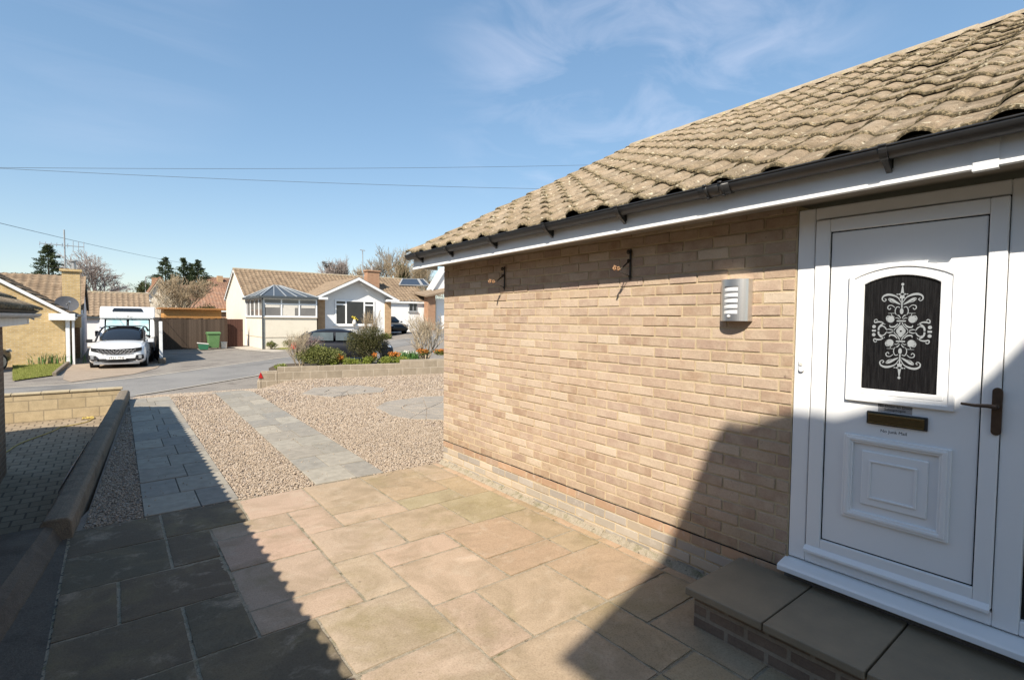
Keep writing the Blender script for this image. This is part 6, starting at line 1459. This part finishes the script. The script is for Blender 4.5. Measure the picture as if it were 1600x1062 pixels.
# lawn in front of the yellow bungalow
la, lb_, lc, ld = at_z(20, 597, -.3), at_z(82, 588, -.3), at_z(101, 570, -.3), at_z(20, 572, -.3)
sheet('lawn', GRASSBASE, [tuple(la.xy), tuple(ld.xy)], [tuple(lb_.xy), tuple(lc.xy)], 12, 8, lambda x, y: -.25)
n = 9000; q = NR.uniform(0, 1, (n, 2)); L0 = np.array([la.xy, lb_.xy, lc.xy, ld.xy])
base = (L0[0] * (1 - q[:, :1]) + L0[1] * q[:, :1]) * (1 - q[:, 1:]) + (L0[3] * (1 - q[:, :1]) + L0[2] * q[:, :1]) * q[:, 1:]
tip = NR.normal(0, .02, (n, 2)); hgt = NR.uniform(.03, .08, n)
V = np.stack([np.c_[base + [.006, 0], np.full(n, -.25)], np.c_[base - [.006, 0], np.full(n, -.25)], np.c_[base + tip, -.25 + hgt]], 1).reshape(-1, 3)
numesh('grass', V, np.arange(3 * n).reshape(-1, 3), GRASSM, None, False, 'stuff')
mb = MB(); mb.bar((lb_.x + .05, lb_.y, -.24), (lc.x + .12, lc.y + .3, -.22), .12, .16); tag(mb.build('edging_kerb', COPING, bevel=.02), 'grey kerb edging the small lawn by the yellow brick wall', 'kerb')
for (px, lab, sd_) in ((48, 'daffodil leaves left along the yellow brick wall', 81), (66, 'daffodil leaves in the middle along the yellow brick wall', 82), (84, 'daffodil leaves by the downpipe of the yellow bungalow', 83)):
    p = at_z(px, 570, -.27); blades('daffodils', lab, (p.x, p.y + .3, -.27), 260, .55, .38, sd_, PETAL_W)
p = at_z(33, 567, -.27); bush('heather_shrub', 'reddish dry shrub by the dark car in front of the yellow brick wall', 'shrub', (p.x, p.y + .3, .02), (.5, .4, .42), 900, .08, LEAF_PURPLE, 84, .3)
# trees
Yt = 62; a = at_y(76, 432, Yt); t_ = at_y(80, 384, Yt); conifer('spruce_tree', 'dark green spruce behind the yellow bungalow roof', (a.x, a.y, a.z - 3.5), t_.z - a.z + 3.5, 3.1, LEAF_CON, 5, 20000, shape=1.1, irregular=.32)
Yt = 70; a = at_y(150, 452, Yt); t_ = at_y(148, 388, Yt); bare('birch_tree', 'pale weeping bare birch behind the tiled garage', 'tree', (a.x, a.y, a.z - 4.5), t_.z - a.z + 4.5, .36, BIRCH, 33, 5, .20, .35, (2, 3), droop=.5, twig=.012, up=1.0, wid=3.3)
a = at_y(195, 452, 80); t_ = at_y(195, 436, 80); bare('bare_tree', 'small low bare tree right of the birch on the skyline', 'tree', (a.x, a.y, a.z - 2), t_.z - a.z + 2.0, .5, BIRCH, 34, 4, .12, .3, (2, 3), twig=.014, wid=2.2)
for (px, top, w_, Yt, lab, sd_) in ((259, 403, 3.9, 78, 'dark conifer tallest on the left of the clump behind the bare tree', 6), (287, 404, 3.1, 80, 'dark conifer in the middle of the clump behind the bare tree', 7), (299, 412, 2.5, 82, 'narrow conifer between two taller ones behind the red roof', 9), (310, 407, 3.6, 80, 'dark conifer at the right of the clump above the red roof', 10)):
    a = at_y(px, 470, Yt); t_ = at_y(px, top, Yt); conifer('conifer_tree', lab, (a.x, a.y, a.z - 2), t_.z - a.z + 2, w_, LEAF_CON if sd_ != 9 else LEAF_CON2, sd_, 16000, 'conifers beyond the fence', 1.15, .3)
Yt = 52; a = at_y(275, 487, Yt); t_ = at_y(275, 424, Yt); bare('bare_tree', 'tan bare multi stemmed tree behind the orange shed', 'tree', (a.x, a.y, a.z - 1.5), t_.z - a.z + 1.5, .46, TANBARK, 36, 5, .11, .25, (2, 3), twig=.011, stems=3, up=.5, wid=2.6)
a = at_y(262, 492, 50); t_ = at_y(250, 446, 50); bare('bare_tree', 'spindly pale bare tree in front of the cream gabled house', 'tree', (a.x, a.y, a.z - 1.5), t_.z - a.z + 1.5, .5, PALEBARK, 37, 4, .08, .25, (2, 2), twig=.010, stems=2, up=.4, wid=1.6)
a = at_y(298, 488, 47); b_ = at_y(340, 488, 47); bush('hedge', 'dark green hedge behind the timber shed roof', 'hedge', ((a.x + b_.x) / 2, 47, a.z - .35), ((b_.x - a.x) / 2 * 1.1, .7, 1.25), 5000, .14, LEAF_DARK, 85, lumps=22)
for (px, top, Yt, sp, mat, lab, sd_, tw) in ((511, 402, 95, .42, BIRCH, 'grey bare tree with dark crow nests above the cream roof', 91, .02), (540, 397, 95, .40, BIRCH, 'slim grey bare tree left of the thin aerial mast', 92, .02), (560, 412, 90, .5, TANBARK, 'tan bare tree behind the brick chimney', 93, .022), (603, 384, 88, .5, BARK, 'broad bare tree right of the brick chimney', 94, .021), (628, 381, 84, .5, TANBARK, 'dense tan bare tree with ivy trunk near the gutter end', 95, .021), (646, 390, 92, .5, TANBARK, 'tan bare tree partly hidden by the gutter end', 96, .022), (668, 384, 96, .5, BARK, 'bare tree behind the bungalow eaves', 97, .022)):
    a = at_y(px, 455, Yt); t_ = at_y(px, top, Yt)
    rt = bare('bare_tree', lab, 'tree', (a.x, a.y, a.z - 4), t_.z - a.z + 4.0, sp, mat, sd_, 5, .30, .4, (2, 3), twig=tw, up=.6, group='bare trees on the skyline', wid={91: 3.4, 92: 3.1, 93: 2.6, 94: 3.9, 95: 3.4}.get(sd_, 3.4))
    if sd_ == 91:
        mb = MB()
        c = at_y(px, 413, Yt)
        for q in range(60): g_ = R.choice(((-.55, .25), (.7, .0), (-.1, -.3))); e_ = Vector((c.x + g_[0] + R.gauss(0, .2), c.y + R.gauss(0, .2), c.z + g_[1] + R.gauss(0, .14))); f_ = Vector((R.gauss(0, .3), R.gauss(0, .3), R.gauss(0, .15))); mb.tube([e_ - f_, e_ + f_], .03, 3)
        mb.build('nests', IVYBARK, rt)
    if sd_ == 95:
        c = at_y(px + 2, 436, Yt); V, Fc = leaves(2600, blob_pts((c.x, c.y, c.z), (1.6, 1.4, 4.0), 10, 5), .4, .6); numesh('ivy', V, Fc, LEAF_IVY, rt)
a = at_y(600, 452, 100); b_ = at_y(720, 452, 100); bush('scrub', 'mass of tan scrub along the hillside behind the white bungalow', 'hedge', ((a.x + b_.x) / 2, 104, a.z + .5), ((b_.x - a.x) / 2, 2.5, 4.2), 7000, .6, LEAF_TAN, 99, .15, lumps=30)
a = at_y(210, 452, 110); b_ = at_y(235, 452, 110); bush('scrub', 'low dark scrub on the horizon left of the cream gabled house', 'hedge', ((a.x + b_.x) / 2, 110, a.z - .5), ((b_.x - a.x) / 2, 2, 2.2), 1500, .5, LEAF_DARK, 98, .3)
# street lamp far off
a, b_ = at_y(227.3, 450, 95), at_y(227.3, 432.5, 95); sl_ = thing('street_lamp', (a.x, a.y, a.z), 'thin distant street lamp on the skyline left of the cream gabled house', 'street lamp')
mb = MB(); mb.tube([a - Vector((0, 0, 3)), b_], .07, 6); mb.tube([b_, b_ + Vector((.3, 0, .12)), b_ + Vector((.7, 0, .14))], .05, 6); mb.build('column', ALU, sl_); mb = MB(); mb.box(tuple(b_ + Vector((.6, -.1, .08))), tuple(b_ + Vector((1.1, .1, .22)))); mb.build('lantern', ALU, sl_)
# overhead cables
for (e0_, e1_, D0, D1, sag, lab) in (((-60, 261.5), (1000, 256), 24, 26, .12, 'upper overhead cable crossing the sky to the tiled roof'), ((-60, 260.0), (960, 297), 24, 22, .12, 'lower overhead cable crossing the sky to the tiled roof'), ((-60, 334), (300, 413), 26, 60, .15, 'overhead cable sloping down behind the tv aerial at the left')):
    a, b_ = at_d(*e0_, D0), at_d(*e1_, D1); mb = MB(); mb.tube([a.lerp(b_, t / 20) - Vector((0, 0, sag * 4 * (t / 20) * (1 - t / 20))) for t in range(21)], .0075 if D1 < 40 else .010, 5); tag(mb.build('overhead_cable', WIRE), lab, 'cable', 'overhead cables')

# ------------------------------------------------------------------ light, sky, camera
SUN = Vector((-1, -.66, 1.08)).normalized()
el = math.asin(SUN.z); az = math.atan2(SUN.x, SUN.y)
ld_ = bpy.data.lights.new('sun', 'SUN'); ld_.energy = 4.2; ld_.angle = math.radians(.45); ld_.color = (1.0, .925, .81)
lo = bpy.data.objects.new('sun', ld_); COL.objects.link(lo); lo.rotation_euler = (-SUN).to_track_quat('-Z', 'Y').to_euler(); lo.location = (-20, -15, 30)
wd = bpy.data.worlds.new('World'); scene.world = wd; wd.use_nodes = True
t = NT(wd); t.n.clear()
sky = t.new('ShaderNodeTexSky', sky_type='NISHITA'); sky.sun_disc = False; sky.sun_elevation = el; sky.sun_rotation = az; sky.air_density = 1.0; sky.dust_density = .35; sky.ozone_density = 2.2; sky.altitude = 100
bg = t.new('ShaderNodeBackground'); bg.inputs[1].default_value = .10
out_ = t.new('ShaderNodeOutputWorld')
# thin cirrus: stretched noise over direction, gathered in two parts of the sky
gen = t.new('ShaderNodeTexCoord').outputs['Generated']
def lobe(d, lo_, hi_):
    v = t.new('ShaderNodeVectorMath', operation='DOT_PRODUCT'); t.link(gen, v.inputs[0]); v.inputs[1].default_value = tuple(Vector(d).normalized())
    m_ = t.new('ShaderNodeMapRange', interpolation_type='SMOOTHSTEP'); t.link(v.outputs['Value'], m_.inputs[0]); m_.inputs[1].default_value = lo_; m_.inputs[2].default_value = hi_; return m_.outputs[0]
mp = t.new('ShaderNodeMapping', vector_type='POINT'); t.link(gen, mp.inputs[0]); mp.inputs['Rotation'].default_value = (.35, -.45, .75); mp.inputs['Scale'].default_value = (1.0, 4.2, 7.5)
c1 = noise(t, 1.7, 9, .58, mp.outputs[0], .7)
f1 = math_node(t, 'MULTIPLY', ramp(t, c1, [(.44, (0, 0, 0)), (.78, (1, 1, 1))]), math_node(t, 'ADD', math_node(t, 'MULTIPLY', lobe(ray(1000, 120), .92, .995), .27), math_node(t, 'MULTIPLY', lobe(ray(150, 50), .975, .999), .10)))
gm = t.new('ShaderNodeGamma'); gm.inputs[1].default_value = .56; t.link(sky.outputs[0], gm.inputs[0])
hs = t.new('ShaderNodeHueSaturation'); hs.inputs['Saturation'].default_value = 1.42; hs.inputs['Value'].default_value = 1.76; t.link(gm.outputs[0], hs.inputs['Color'])
cl_ = mixc(t, f1, hs.outputs[0], (6.4, 6.2, 6.9))
tint = t.new('ShaderNodeMix', data_type='RGBA', blend_type='MULTIPLY'); tint.inputs[0].default_value = 1.0; t.link(cl_, tint.inputs[6]); tint.inputs[7].default_value = (.985, .995, 1.0, 1); t.link(tint.outputs[2], bg.inputs[0]); t.link(bg.outputs[0], out_.inputs[0])
cd_ = bpy.data.cameras.new('camera'); cd_.sensor_width = 36; cd_.lens = 18.0; cd_.clip_end = 5000; cd_.clip_start = .05
co = bpy.data.objects.new('camera', cd_); COL.objects.link(co)
co.matrix_world = Matrix(((_R.x, _U.x, -_F.x, CAM.x), (_R.y, _U.y, -_F.y, CAM.y), (_R.z, _U.z, -_F.z, CAM.z), (0, 0, 0, 1)))
scene.camera = co
vs_ = scene.view_settings; vs_.view_transform = 'Standard'; vs_.look = 'None'; vs_.gamma = 1; vs_.exposure = 0.90
scene.cycles.use_denoising = True
scene.cycles.denoiser = 'OPENIMAGEDENOISE'
scene.cycles.denoising_input_passes = 'RGB_ALBEDO_NORMAL'
scene.cycles.denoising_prefilter = 'ACCURATE'
scene.cycles.use_adaptive_sampling = False
scene.cycles.sample_clamp_indirect = 4.0
scene.cycles.max_bounces = 6
scene.cycles.diffuse_bounces = 2
scene.render.filter_size = 1.0
